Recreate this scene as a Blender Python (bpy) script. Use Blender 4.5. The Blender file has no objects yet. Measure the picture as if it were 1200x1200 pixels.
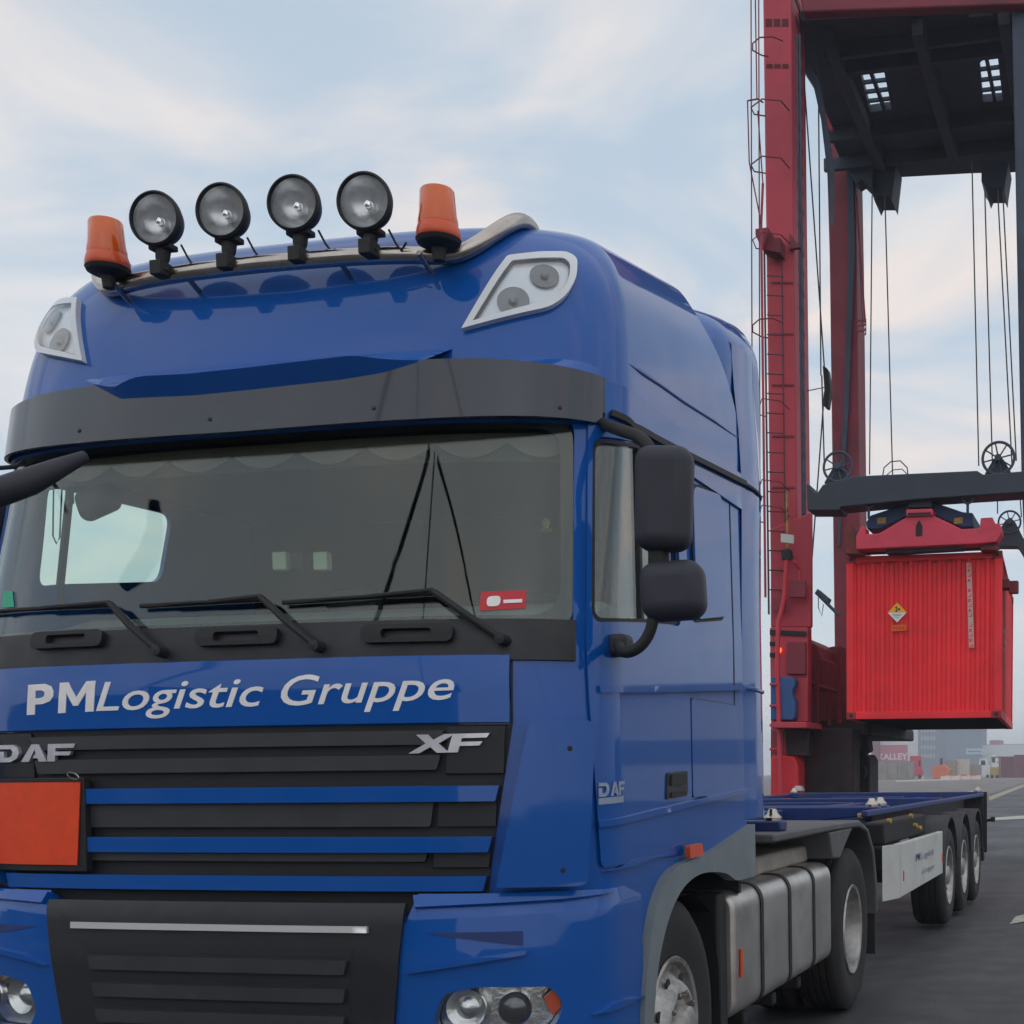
import bpy, bmesh, math, random
import numpy as np
from mathutils import Vector, Matrix
from mathutils.geometry import tessellate_polygon
random.seed(7)
SC = bpy.context.scene
COL = SC.collection
R = math.radians

# ------------------------------------------------------------------ camera
CAM_F = 1600.0                      # focal length in photo pixels (photo 1200 wide)
CAM_P = np.array([2.966, -4.03, 1.546])
CAM_CX, CAM_CY = 600+373.0, 600+434.7   # optical axis in the (cropped) photo
yaw, pitch, roll = R(-12.32), R(-4.59), R(-0.55)
FW = np.array([math.sin(yaw)*math.cos(pitch), math.cos(yaw)*math.cos(pitch), math.sin(pitch)])
RT = np.array([math.cos(yaw), -math.sin(yaw), 0.0]); UP = np.cross(RT, FW)
RT, UP = RT*math.cos(roll)+UP*math.sin(roll), -RT*math.sin(roll)+UP*math.cos(roll)
cd = bpy.data.cameras.new('camera'); cam = bpy.data.objects.new('camera', cd); COL.objects.link(cam)
M = Matrix.Identity(4)
for i in range(3):
    M[i][0] = RT[i]; M[i][1] = UP[i]; M[i][2] = -FW[i]; M[i][3] = CAM_P[i]
cam.matrix_world = M
cd.sensor_width = 36; cd.lens = CAM_F/1200*36; cd.clip_start = .05; cd.clip_end = 5000
cd.dof.use_dof = False; cd.shift_x = -(CAM_CX-600)/1200; cd.shift_y = (CAM_CY-600)/1200
SC.camera = cam
SC.render.resolution_x = SC.render.resolution_y = 1024

# ------------------------------------------------------------------ sky
SUN_AZ, SUN_EL = R(165), R(30)      # azimuth of the sun seen from the truck (0 = +y, clockwise), elevation
w = bpy.data.worlds.new('World'); SC.world = w; w.use_nodes = True
nt = w.node_tree; N = nt.nodes; L = nt.links
for n in list(N): N.remove(n)
def wn(t, **k):
    n = N.new(t)
    for a, b in k.items(): setattr(n, a, b)
    return n
out = wn('ShaderNodeOutputWorld'); bg = wn('ShaderNodeBackground'); L.new(bg.outputs[0], out.inputs[0])
bg.inputs['Strength'].default_value = .125
sky = wn('ShaderNodeTexSky', sky_type='NISHITA', sun_disc=False)
sky.sun_elevation = SUN_EL; sky.sun_rotation = SUN_AZ; sky.air_density = 1.0; sky.dust_density = 1.5; sky.ozone_density = 1.5
tc = wn('ShaderNodeTexCoord'); sep = wn('ShaderNodeSeparateXYZ'); L.new(tc.outputs['Generated'], sep.inputs[0])
zz = wn('ShaderNodeMath', operation='MAXIMUM'); L.new(sep.outputs[2], zz.inputs[0]); zz.inputs[1].default_value = 0
za = wn('ShaderNodeMath', operation='ADD'); L.new(zz.outputs[0], za.inputs[0]); za.inputs[1].default_value = .22
dx = wn('ShaderNodeMath', operation='DIVIDE'); L.new(sep.outputs[0], dx.inputs[0]); L.new(za.outputs[0], dx.inputs[1])
dy = wn('ShaderNodeMath', operation='DIVIDE'); L.new(sep.outputs[1], dy.inputs[0]); L.new(za.outputs[0], dy.inputs[1])
cb = wn('ShaderNodeCombineXYZ'); L.new(dx.outputs[0], cb.inputs[0]); L.new(dy.outputs[0], cb.inputs[1])
mp = wn('ShaderNodeMapping'); L.new(cb.outputs[0], mp.inputs[0]); mp.inputs['Rotation'].default_value = (0, 0, R(-30)); mp.inputs['Scale'].default_value = (1.0, 1.35, 1); mp.inputs['Location'].default_value = (2.2, 9.3, 0)
n1 = wn('ShaderNodeTexNoise'); L.new(mp.outputs[0], n1.inputs['Vector']); n1.inputs['Scale'].default_value = 1.9; n1.inputs['Detail'].default_value = 9; n1.inputs['Roughness'].default_value = .5; n1.inputs['Distortion'].default_value = .6
r1 = wn('ShaderNodeMapRange', interpolation_type='SMOOTHSTEP'); L.new(n1.outputs[0], r1.inputs[0]); r1.inputs[1].default_value = .40; r1.inputs[2].default_value = .68
n2 = wn('ShaderNodeTexNoise'); L.new(mp.outputs[0], n2.inputs['Vector']); n2.inputs['Scale'].default_value = 1.1; n2.inputs['Detail'].default_value = 4
r2 = wn('ShaderNodeMapRange', interpolation_type='SMOOTHSTEP'); L.new(n2.outputs[0], r2.inputs[0]); r2.inputs[1].default_value = .42; r2.inputs[2].default_value = .66
ccol = wn('ShaderNodeMix', data_type='RGBA'); L.new(r2.outputs[0], ccol.inputs[0])
ccol.inputs[6].default_value = (6.5, 6.55, 6.7, 1); ccol.inputs[7].default_value = (7.5, 6.7, 6.3, 1)
veil = wn('ShaderNodeMix', data_type='RGBA'); veil.inputs[0].default_value = .80
L.new(sky.outputs[0], veil.inputs[6]); veil.inputs[7].default_value = (4.75, 5.65, 6.5, 1)
mixc = wn('ShaderNodeMix', data_type='RGBA'); L.new(r1.outputs[0], mixc.inputs[0]); L.new(veil.outputs[2], mixc.inputs[6]); L.new(ccol.outputs[2], mixc.inputs[7])
hz = wn('ShaderNodeMapRange', interpolation_type='SMOOTHSTEP'); L.new(zz.outputs[0], hz.inputs[0]); hz.inputs[1].default_value = .22; hz.inputs[2].default_value = 0; hz.inputs[3].default_value = 0; hz.inputs[4].default_value = .85
fin = wn('ShaderNodeMix', data_type='RGBA'); L.new(hz.outputs[0], fin.inputs[0]); L.new(mixc.outputs[2], fin.inputs[6]); fin.inputs[7].default_value = (6.3, 6.6, 6.7, 1)
L.new(fin.outputs[2], bg.inputs[0])
ld = bpy.data.lights.new('sun', 'SUN'); ld.energy = 1.1; ld.angle = R(178); ld.color = (1, .93, .85)
sun = bpy.data.objects.new('sun', ld); COL.objects.link(sun)
sd = Vector((math.sin(SUN_AZ)*math.cos(SUN_EL), math.cos(SUN_AZ)*math.cos(SUN_EL), math.sin(SUN_EL)))
sun.rotation_euler = sd.to_track_quat('Z', 'Y').to_euler()
SC.view_settings.view_transform = 'Standard'; SC.view_settings.look = 'None'; SC.view_settings.gamma = 1
SC.view_settings.exposure = 0.0

# ------------------------------------------------------------------ materials
MATS = {}
def mat(name, c, rough=.5, metal=0, coat=0, spec=.5, trans=0, emit=0, ior=1.45, var=0, vs=3, bump=0, bs=60, rvar=0, dirt=None, ds=2.0, da=.5):
    if name in MATS: return MATS[name]
    m = bpy.data.materials.new(name); m.use_nodes = True; t = m.node_tree; b = t.nodes['Principled BSDF']
    b.inputs['Base Color'].default_value = (*c, 1); b.inputs['Roughness'].default_value = rough; b.inputs['Metallic'].default_value = metal
    b.inputs['Coat Weight'].default_value = coat; b.inputs['Coat Roughness'].default_value = .04
    b.inputs['Specular IOR Level'].default_value = spec; b.inputs['Transmission Weight'].default_value = trans; b.inputs['IOR'].default_value = ior
    if emit: b.inputs['Emission Color'].default_value = (*c, 1); b.inputs['Emission Strength'].default_value = emit
    tcn = None
    def tex(scale, detail=5, rgh=.6):
        nonlocal tcn
        if tcn is None: tcn = t.nodes.new('ShaderNodeTexCoord')
        n = t.nodes.new('ShaderNodeTexNoise'); n.inputs['Scale'].default_value = scale; n.inputs['Detail'].default_value = detail; n.inputs['Roughness'].default_value = rgh
        t.links.new(tcn.outputs['Object'], n.inputs['Vector']); return n
    col = None
    if var:
        n = tex(vs); mr = t.nodes.new('ShaderNodeMapRange'); t.links.new(n.outputs[0], mr.inputs[0]); mr.inputs[1].default_value = .3; mr.inputs[2].default_value = .7
        mr.inputs[3].default_value = 1-var; mr.inputs[4].default_value = 1+var
        mx = t.nodes.new('ShaderNodeMix'); mx.data_type = 'RGBA'; mx.blend_type = 'MULTIPLY'; mx.inputs[0].default_value = 1
        mx.inputs[6].default_value = (*c, 1); t.links.new(mr.outputs[0], mx.inputs[7]); col = mx.outputs[2]
    if dirt:
        n = tex(ds, 8, .68); mr = t.nodes.new('ShaderNodeMapRange'); t.links.new(n.outputs[0], mr.inputs[0]); mr.inputs[1].default_value = .5; mr.inputs[2].default_value = .72; mr.inputs[4].default_value = da
        mx = t.nodes.new('ShaderNodeMix'); mx.data_type = 'RGBA'; t.links.new(mr.outputs[0], mx.inputs[0])
        if col: t.links.new(col, mx.inputs[6])
        else: mx.inputs[6].default_value = (*c, 1)
        mx.inputs[7].default_value = (*dirt, 1); col = mx.outputs[2]
    if col: t.links.new(col, b.inputs['Base Color'])
    if rvar:
        n = tex(vs*1.7+1); mr = t.nodes.new('ShaderNodeMapRange'); t.links.new(n.outputs[0], mr.inputs[0]); mr.inputs[1].default_value = .3; mr.inputs[2].default_value = .7
        mr.inputs[3].default_value = max(.02, rough-rvar); mr.inputs[4].default_value = rough+rvar; t.links.new(mr.outputs[0], b.inputs['Roughness'])
    if bump:
        n = tex(bs, 6); bp = t.nodes.new('ShaderNodeBump'); bp.inputs['Strength'].default_value = bump; bp.inputs['Distance'].default_value = .01
        t.links.new(n.outputs[0], bp.inputs['Height']); t.links.new(bp.outputs[0], b.inputs['Normal'])
    MATS[name] = m; return m
def glass_mat(name, tint, fres=1.5, rough=.0):
    m = bpy.data.materials.new(name); m.use_nodes = True; t = m.node_tree
    for n in list(t.nodes): t.nodes.remove(n)
    o = t.nodes.new('ShaderNodeOutputMaterial'); tr = t.nodes.new('ShaderNodeBsdfTransparent'); gl = t.nodes.new('ShaderNodeBsdfGlossy')
    tr.inputs[0].default_value = (*tint, 1); gl.inputs['Roughness'].default_value = rough; gl.inputs[0].default_value = (1, 1, 1, 1)
    g = t.nodes.new('ShaderNodeNewGeometry'); d = t.nodes.new('ShaderNodeVectorMath'); d.operation = 'DOT_PRODUCT'; t.links.new(g.outputs['Incoming'], d.inputs[0]); t.links.new(g.outputs['Normal'], d.inputs[1])
    def mth(op, a, b=None):
        n = t.nodes.new('ShaderNodeMath'); n.operation = op
        for i, q in enumerate((a, b)):
            if q is None: continue
            if isinstance(q, (int, float)): n.inputs[i].default_value = q
            else: t.links.new(q, n.inputs[i])
        return n.outputs[0]
    f0 = ((fres-1)/(fres+1))**2
    fv = mth('ADD', mth('MULTIPLY', mth('POWER', mth('SUBTRACT', 1.0, mth('ABSOLUTE', d.outputs['Value'])), 5.0), 1-f0), f0)
    mx = t.nodes.new('ShaderNodeMixShader'); t.links.new(fv, mx.inputs[0]); t.links.new(tr.outputs[0], mx.inputs[1]); t.links.new(gl.outputs[0], mx.inputs[2]); t.links.new(mx.outputs[0], o.inputs[0])
    MATS[name] = m; return m
BLUE = mat('blue_paint', (.002, .074, .33), .42, coat=.8, spec=.08, var=.05, vs=1.3, rvar=.05, dirt=(.03, .09, .25), ds=1.6, da=.12)
BLUE2 = mat('blue_frame_paint', (.007, .028, .14), .5, var=.15, vs=4, dirt=(.06, .05, .05), ds=5, da=.5)
CHAR = mat('charcoal_plastic', (.013, .013, .018), .48, rvar=.08, var=.25, vs=6, bump=.08, bs=300, dirt=(.035, .033, .032), ds=4, da=.35)
GRAYP = mat('grey_plastic', (.15, .18, .20), .55, var=.1, vs=5, bump=.05, bs=300, dirt=(.2, .19, .18), ds=5, da=.3)
SMOKE = mat('smoked_visor', (.013, .020, .034), .2, spec=.4, coat=.6, var=.15, vs=3, rvar=.05)
BLACK = mat('black_rubber', (.012, .012, .014), .65, var=.2, vs=8)
MIRR = mat('mirror_plastic', (.026, .027, .040), .6, bump=.15, bs=500, var=.1, vs=8)
STEEL = mat('polished_steel', (.42, .38, .35), .22, metal=1, var=.15, vs=9, rvar=.08)
CHROME = mat('chrome', (.8, .8, .82), .08, metal=1)
SILVER = mat('silver_lettering', (.62, .62, .66), .3, metal=.7, var=.1, vs=30)
SLAT = mat('grille_slat_grey', (.030, .031, .037), .5, var=.2, vs=5, bump=.05, bs=200)
WHITE = mat('white_lettering', (.76, .74, .74), .5, var=.06, vs=20)
ORANGE = mat('orange_plate_paint', (.72, .055, .008), .55, var=.08, vs=20, bump=.05, bs=200)
AMBER = mat('amber_lens', (.95, .17, .012), .16, trans=.45, coat=.5)
AMBERD = mat('amber_base', (.62, .07, .012), .35, coat=.3)
LAMPG = mat('lamp_reflector', (.62, .63, .64), .28, metal=.85, bump=.25, bs=22, var=.25, vs=14)
LAMPW = mat('white_reflector', (.72, .75, .78), .25, metal=.25, bump=.2, bs=14)
LAMPD = mat('dark_lamp_bowl', (.16, .165, .17), .2, metal=.9)
REFL = mat('bright_reflector', (.75, .75, .72), .16, metal=1, bump=.6, bs=16)
GLASS = glass_mat('windscreen_glass', (.91, .97, .94), 1.50)
SGLASS = glass_mat('side_glass', (.90, .96, .93), 1.6)
LENS = glass_mat('clear_lens', (.93, .94, .95), 1.5)
INTD = mat('cab_interior_grey', (.022, .023, .025), .85, var=.2, vs=3)
INTL = mat('dashboard_plastic', (.13, .14, .14), .75, var=.15, vs=4)
CURT = mat('curtain_fabric', (.11, .095, .08), .95, bump=.3, bs=80)
SEAT = mat('seat_fabric', (.11, .11, .12), .95, var=.2, vs=10)
PAPER = mat('paper', (.55, .62, .5), .8)
TANK = mat('tank_aluminium', (.50, .475, .45), .36, metal=.85, var=.14, vs=2, rvar=.08, dirt=(.18, .15, .13), ds=3, da=.45)
TYRE = mat('tyre_rubber', (.018, .017, .018), .8, var=.2, vs=12, bump=.2, bs=40, dirt=(.05, .045, .04), ds=5, da=.4)
RIM = mat('wheel_rim', (.36, .35, .34), .42, metal=.6, var=.25, vs=12, dirt=(.06, .045, .035), ds=8, da=.8)
CHAS = mat('chassis_dark', (.014, .013, .015), .7, var=.2, vs=4)
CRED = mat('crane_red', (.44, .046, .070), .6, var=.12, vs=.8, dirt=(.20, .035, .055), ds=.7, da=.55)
CREDD = mat('crane_red_shaded_worn', (.21, .032, .05), .7, var=.25, vs=.9, dirt=(.06, .03, .04), ds=.6, da=.8)  # darker copy of crane red with shade painted in, plus worn patches
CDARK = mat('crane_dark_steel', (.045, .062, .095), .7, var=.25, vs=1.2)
CNAVY = mat('headblock_paint', (.030, .040, .058), .6, var=.15, vs=2)
SPRED = mat('spreader_red', (.60, .045, .085), .55, var=.1, vs=2, dirt=(.1, .02, .02), ds=2.2, da=.45)
SPBLU = mat('spreader_blue', (.016, .042, .125), .55, var=.15, vs=3)
CONT = mat('container_red', (.82, .026, .036), .55, var=.1, vs=1.4, dirt=(.48, .028, .034), ds=1.6, da=.5)
CABLE = mat('wire_rope', (.03, .03, .035), .6)
YEL = mat('yellow_paint', (.42, .28, .05), .6, var=.25, vs=9, dirt=(.06, .05, .04), ds=20, da=.8)
ORB = mat('orange_sticker', (.75, .13, .01), .6)
WPANEL = mat('white_box_panel', (.52, .52, .50), .5, var=.07, vs=3, dirt=(.33, .32, .30), ds=2.5, da=.5)
RED = mat('red_sticker', (.5, .03, .04), .6)
BOGD = mat('bogie_dark', (.030, .020, .026), .7, var=.5, vs=2.5, dirt=(.10, .02, .025), ds=1.6, da=.7)
LED = mat('red_lamp', (1, .12, .03), .4, emit=2.0)

# ------------------------------------------------------------------ helpers
def ray(px, py): return FW + RT*(px-CAM_CX)/CAM_F - UP*(py-CAM_CY)/CAM_F
def at(px, py, Y):
    d = ray(px, py); return CAM_P + d*(Y-CAM_P[1])/d[1]
def atx(px, py, X):
    d = ray(px, py); return CAM_P + d*(X-CAM_P[0])/d[0]
def atz(px, py, Z):
    d = ray(px, py); return CAM_P + d*(Z-CAM_P[2])/d[2]
def proj(P):
    d = np.asarray(P)-CAM_P; z = d@FW
    return np.array([CAM_CX+CAM_F*(d@RT)/z, CAM_CY-CAM_F*(d@UP)/z])
def finish(name, bm, material, parent=None, ang=35, bevel=0, seg=2, loc=None):
    me = bpy.data.meshes.new(name)
    bmesh.ops.remove_doubles(bm, verts=bm.verts, dist=1e-5)
    bm.to_mesh(me); bm.free()
    mats = material if isinstance(material, (list, tuple)) else [material]
    for m in mats: me.materials.append(m)
    for p in me.polygons: p.use_smooth = True
    me.set_sharp_from_angle(angle=R(ang))
    o = bpy.data.objects.new(name, me); COL.objects.link(o)
    if parent: o.parent = parent; 
    if parent is not None: o.matrix_parent_inverse = parent.matrix_world.inverted() if False else Matrix.Identity(4)
    if bevel:
        b = o.modifiers.new('bevel', 'BEVEL'); b.width = bevel; b.segments = seg; b.limit_method = 'ANGLE'; b.angle_limit = R(35); b.harden_normals = False
    return o
def thing(name, label, cat, group=None):
    o = bpy.data.objects.new(name, None); COL.objects.link(o); o['label'] = label; o['category'] = cat
    if group: o['group'] = group
    return o
def tag(o, label, cat, group=None, kind=None):
    if label: o['label'] = label
    if cat: o['category'] = cat
    if group: o['group'] = group
    if kind: o['kind'] = kind
    return o
def box(bm, c, s, rot=None):
    r = bmesh.ops.create_cube(bm, size=1)['verts']
    m = Matrix.Translation(c) @ (rot.to_4x4() if rot else Matrix.Identity(4)) @ Matrix.Diagonal((*s, 1))
    bmesh.ops.transform(bm, matrix=m, verts=r); return r
def boxb(bm, a, b):
    a = Vector(a); b = Vector(b); return box(bm, (a+b)/2, [abs(x) for x in (b-a)])
def prism(bm, pts, vec):
    """closed polygon of 3D points extruded along vec"""
    v0 = [bm.verts.new(p) for p in pts]; v1 = [bm.verts.new(Vector(p)+Vector(vec)) for p in pts]
    n = len(pts); fs = [bm.faces.new(v0), bm.faces.new(v1[::-1])]
    for i in range(n): fs.append(bm.faces.new((v0[i], v1[i], v1[(i+1) % n], v0[(i+1) % n])))
    bmesh.ops.recalc_face_normals(bm, faces=fs)
def prismY(bm, px, Y, depth, dirx=0.0):
    prism(bm, [Vector(at(a, b, Y)) for a, b in px], (dirx*depth, depth, 0))
def tube(bm, pts, r, seg=10, closed=False):
    pts = [Vector(p) for p in pts]; n = len(pts); rings = []
    prev = None
    for i, p in enumerate(pts):
        if closed: d = pts[(i+1) % n]-pts[i-1]
        else: d = pts[min(i+1, n-1)]-pts[max(i-1, 0)]
        d.normalize()
        a = prev if prev is not None else (Vector((0, 0, 1)) if abs(d.z) < .9 else Vector((1, 0, 0)))
        a = (a - d*a.dot(d)).normalized(); prev = a; b = d.cross(a)
        rr = r[i] if isinstance(r, (list, tuple)) else r
        rings.append([bm.verts.new(p+(a*math.cos(t)+b*math.sin(t))*rr) for t in [2*math.pi*k/seg for k in range(seg)]])
    m = n if closed else n-1
    for i in range(m):
        A = rings[i]; B = rings[(i+1) % n]
        for k in range(seg): bm.faces.new((A[k], A[(k+1) % seg], B[(k+1) % seg], B[k]))
    if not closed:
        bm.faces.new(rings[0][::-1]); bm.faces.new(rings[-1])
def lathe(bm, prof, origin, axis, seg=32, cap=True):
    """prof: list of (along, radius)"""
    ax = Vector(axis).normalized(); a = Vector((0, 0, 1)) if abs(ax.z) < .9 else Vector((1, 0, 0))
    a = (a-ax*a.dot(ax)).normalized(); b = ax.cross(a); O = Vector(origin); rings = []
    for h, r in prof:
        rings.append([bm.verts.new(O+ax*h+(a*math.cos(t)+b*math.sin(t))*max(r, 1e-4)) for t in [2*math.pi*k/seg for k in range(seg)]])
    fs = []
    for A, B in zip(rings, rings[1:]):
        for k in range(seg): fs.append(bm.faces.new((A[k], A[(k+1) % seg], B[(k+1) % seg], B[k])))
    if cap: fs.append(bm.faces.new(rings[0][::-1])); fs.append(bm.faces.new(rings[-1]))
    bmesh.ops.recalc_face_normals(bm, faces=fs)
def rnd(poly, r, k=5):
    """round the corners of a 2D polygon; r may be a list"""
    res = []; n = len(poly)
    for i in range(n):
        p = np.array(poly[i], float); a = np.array(poly[i-1], float)-p; b = np.array(poly[(i+1) % n], float)-p
        rr = r[i] if isinstance(r, (list, tuple)) else r
        if rr <= 0: res.append(tuple(p)); continue
        la, lb = np.linalg.norm(a), np.linalg.norm(b); t = min(rr, la*.49, lb*.49)
        p0 = p+a/la*t; p1 = p+b/lb*t
        for j in range(k+1):
            s = j/k; res.append(tuple((1-s)**2*p0+2*s*(1-s)*p+s*s*p1))
    return res
def mirror_poly(poly): return [(-a, b) for a, b in poly][::-1]

# cab plan curve: superellipse front, straight side
_W, _A, _n = 1.245, .45, 3.2
_t = np.linspace(0, math.pi/2, 3000)
_x = _W*np.sin(_t)**(2/_n); _y = _A*(1-np.cos(_t)**(2/_n))
_s = np.concatenate([[0], np.cumsum(np.hypot(np.diff(_x), np.diff(_y)))])
UC = _s[-1]
def plan(u):
    u = abs(u)
    if u >= UC: return _W, _A+(u-UC)
    return float(np.interp(u, _s, _x)), float(np.interp(u, _s, _y))
def smooth_interp(z, zs, vs):
    return float(np.interp(z, zs, vs))
def ZM(z): return float(np.interp(z, [0, .45, .77, 1.08, 1.83, 2.55, 2.9, 4], [0, .47, .815, 1.165, 1.945, 2.65, 3.0, 4.1]))   # level lines of the cab
class Surf:
    def __init__(s, zy, y0, zw, W): s.zy, s.y0, s.zw, s.W = zy, y0, zw, W
    def P(s, u, z):
        x, y = plan(u); k = min(max((1.85-abs(u))/.65, 0), 1); k = k*k*(3-2*k)
        return np.array([math.copysign(x, u)*np.interp(z, s.zw, s.W)/_W, y+np.interp(z, s.zy, s.y0)*k, ZM(z)])
    def at(s, u, z, h=0):
        p = s.P(u, z)
        if h == 0: return Vector(p)
        e = .02; du = s.P(u+e, z)-s.P(u-e, z); dz = s.P(u, z+e)-s.P(u, z-e)
        n = np.cross(du, dz); n /= np.linalg.norm(n); return Vector(p+n*h)
    def uv(s, px, py, h=0):
        best = None
        for u0 in (.0, .9, 1.6, 2.4):
            q = np.array([u0, 2.0]); tgt = np.array([px, py])
            for _ in range(25):
                f = proj(s.at(*q, h))-tgt
                J = np.array([(proj(s.at(q[0]+1e-4, q[1], h))-tgt-f)/1e-4, (proj(s.at(q[0], q[1]+1e-4, h))-tgt-f)/1e-4]).T
                try: st = np.linalg.solve(J, -f)
                except Exception: break
                st = np.clip(st, -.4, .4); q = q+st; q[1] = min(max(q[1], .1), 4); q[0] = min(max(q[0], -2.5), 5)
                if np.abs(st).max() < 1e-6: break
            e = float(np.linalg.norm(proj(s.at(*q, h))-tgt)); dep = float((np.array(s.at(*q, h))-CAM_P)@FW)
            if best is None or (e, dep) < (best[0]-.5, 1e9) or (e < best[0]+.5 and dep < best[1]): best = (e, dep, q.copy())
        if best[0] > 3: print('uv miss', px, py, best[0])
        return float(best[2][0]), float(best[2][1])
    def uvs(s, pts, h=0): return [s.uv(a, b, h) for a, b in pts]
BODY = Surf([.3, 1.0, 1.75, 1.9, 2.7, 2.9], [.03, .05, .06, .08, .30, .33], [0, 2.0, 2.7, 2.9], [1.245, 1.245, 1.235, 1.23])
BUMP = Surf([.2, .45, .9, 1.02, 1.08, 1.12], [.05, -.02, -.03, -.02, .015, .06], [0, 1.02, 1.12], [1.25, 1.25, 1.23])
VIS = Surf([2.5, 2.56, 2.85], [.18, .20, .26], [2.5, 2.9], [1.20, 1.185])
def grid_map(bm, surf, h0, thick, step_u, step_z):
    """bm holds a flat mesh in (u,z,0). cut along a grid, map on the surface, give it thickness"""
    us = [v.co.x for v in bm.verts]; zs = [v.co.y for v in bm.verts]
    for lo, hi, st, nrm in ((min(us), max(us), step_u, (1, 0, 0)), (min(zs), max(zs), step_z, (0, 1, 0))):
        k = math.floor(lo/st)+1
        while k*st < hi-1e-4:
            c = (k*st, 0, 0) if nrm[0] else (0, k*st, 0)
            bmesh.ops.bisect_plane(bm, geom=bm.verts[:]+bm.edges[:]+bm.faces[:], plane_co=c, plane_no=nrm, dist=1e-5); k += 1
    bmesh.ops.remove_doubles(bm, verts=bm.verts, dist=1e-5)
    for f in bm.faces: f.normal_update()
    for f in bm.faces[:]:
        if f.calc_area() < 1e-10: continue
        if f.normal.z < 0: f.normal_flip()
    uv = [(v, v.co.x, v.co.y) for v in bm.verts]; inner = {}
    if thick:
        for v, a, b in uv: inner[v] = bm.verts.new(surf.at(a, b, h0-thick))
        fs = bm.faces[:]; be = [e for e in bm.edges if len(e.link_faces) == 1]
        walls = []
        for e in be:
            l = e.link_faces[0].loops
            for lp in l:
                if lp.edge == e: walls.append((lp.vert, lp.link_loop_next.vert))
        for f in fs: bm.faces.new([inner[v] for v in f.verts][::-1])
        for a, b in walls:
            try: bm.faces.new((b, a, inner[a], inner[b]))
            except ValueError: pass
    for v, a, b in uv: v.co = surf.at(a, b, h0)
    bm.normal_update()
def flat(bm, outer, holes=()):
    loops = [[Vector((a, b, 0)) for a, b in outer]]+[[Vector((a, b, 0)) for a, b in h] for h in holes]
    vs = [bm.verts.new(v) for lp in loops for v in lp]
    for t in tessellate_polygon(loops):
        try: bm.faces.new([vs[i] for i in t])
        except ValueError: pass
def patch(name, surf, outer, holes, h0, thick, m, parent, step=(.05, .21), bevel=0, ang=35, seg=2):
    bm = bmesh.new(); flat(bm, outer, holes)
    grid_map(bm, surf, h0, thick, *step)
    return finish(name, bm, m, parent, ang=ang, bevel=bevel, seg=seg)
def strip_on(name, surf, pts, h, r, m, parent, seg=8):
    """tube following a polyline in (u,z) on the surface"""
    P = []
    for (a, b), (c, d) in zip(pts, pts[1:]):
        k = max(2, int(math.hypot(c-a, d-b)/.06))
        P += [surf.at(a+(c-a)*i/k, b+(d-b)*i/k, h) for i in range(k)]
    P.append(surf.at(*pts[-1], h)); bm = bmesh.new(); tube(bm, P, r, seg); return finish(name, bm, m, parent)
def ribbon(pts, w):
    """outline of a band of width w round a 2D polyline"""
    P = [np.array(p, float) for p in pts]; Lf, Rt = [], []
    for i, p in enumerate(P):
        d = P[min(i+1, len(P)-1)]-P[max(i-1, 0)]; d /= np.linalg.norm(d); n = np.array([-d[1], d[0]])
        Lf.append(tuple(p+n*w/2)); Rt.append(tuple(p-n*w/2))
    return Rt+Lf[::-1]
def text_mesh(s, shear=0, offset=0, spacing=1.0):
    cu = bpy.data.curves.new('t', 'FONT'); cu.body = s; cu.shear = shear; cu.offset = offset; cu.space_character = spacing; cu.size = 1; cu.resolution_u = 4
    ob = bpy.data.objects.new('t', cu); COL.objects.link(ob)
    bpy.context.view_layer.update()
    me = bpy.data.meshes.new_from_object(ob.evaluated_get(bpy.context.evaluated_depsgraph_get()))
    bpy.data.objects.remove(ob); bpy.data.curves.remove(cu)
    bm = bmesh.new(); bm.from_mesh(me); bpy.data.meshes.remove(me)
    bmesh.ops.remove_doubles(bm, verts=bm.verts, dist=1e-5)
    xs = [v.co.x for v in bm.verts]; return bm, min(xs), max(xs)
def text_on(name, surf, s, p0, p1, cap, h0, thick, m, parent, **k):
    """text from p0 to p1 (u,z baseline ends); cap = cap height"""
    bm, x0, x1 = text_mesh(s, **k)
    kx = (p1[0]-p0[0])/(x1-x0); kz = (p1[1]-p0[1])/(x1-x0); sy = cap/.70
    for v in bm.verts:
        t = v.co.x-x0; y = v.co.y; v.co = (p0[0]+t*kx, p0[1]+t*kz+y*sy, 0)
    grid_map(bm, surf, h0, thick, .05, .1); return finish(name, bm, m, parent)
class Plane:
    """flat surface: origin, right vector, up vector"""
    def __init__(s, o, r, u=(0, 0, 1)): s.o = Vector(o); s.r = Vector(r).normalized(); s.u = Vector(u).normalized(); s.n = s.r.cross(s.u)
    def at(s, a, b, h=0): return s.o+s.r*a+s.u*b+s.n*h
PMG = {'P': [([(0, 0), (.30, 0), (.30, .34), (.58, .34), (.84, .42), (.95, .56), (.96, .74), (.86, .91), (.62, 1), (0, 1)], [(.30, .55), (.30, .80), (.50, .80), (.62, .76), (.65, .67), (.60, .58), (.48, .55)])],
 'M': [[(0, 0), (.26, 0), (.26, .66), (.52, .22), (.68, .22), (.94, .66), (.94, 0), (1.22, 0), (1.22, 1), (.92, 1), (.61, .50), (.30, 1), (0, 1)]]}
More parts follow.
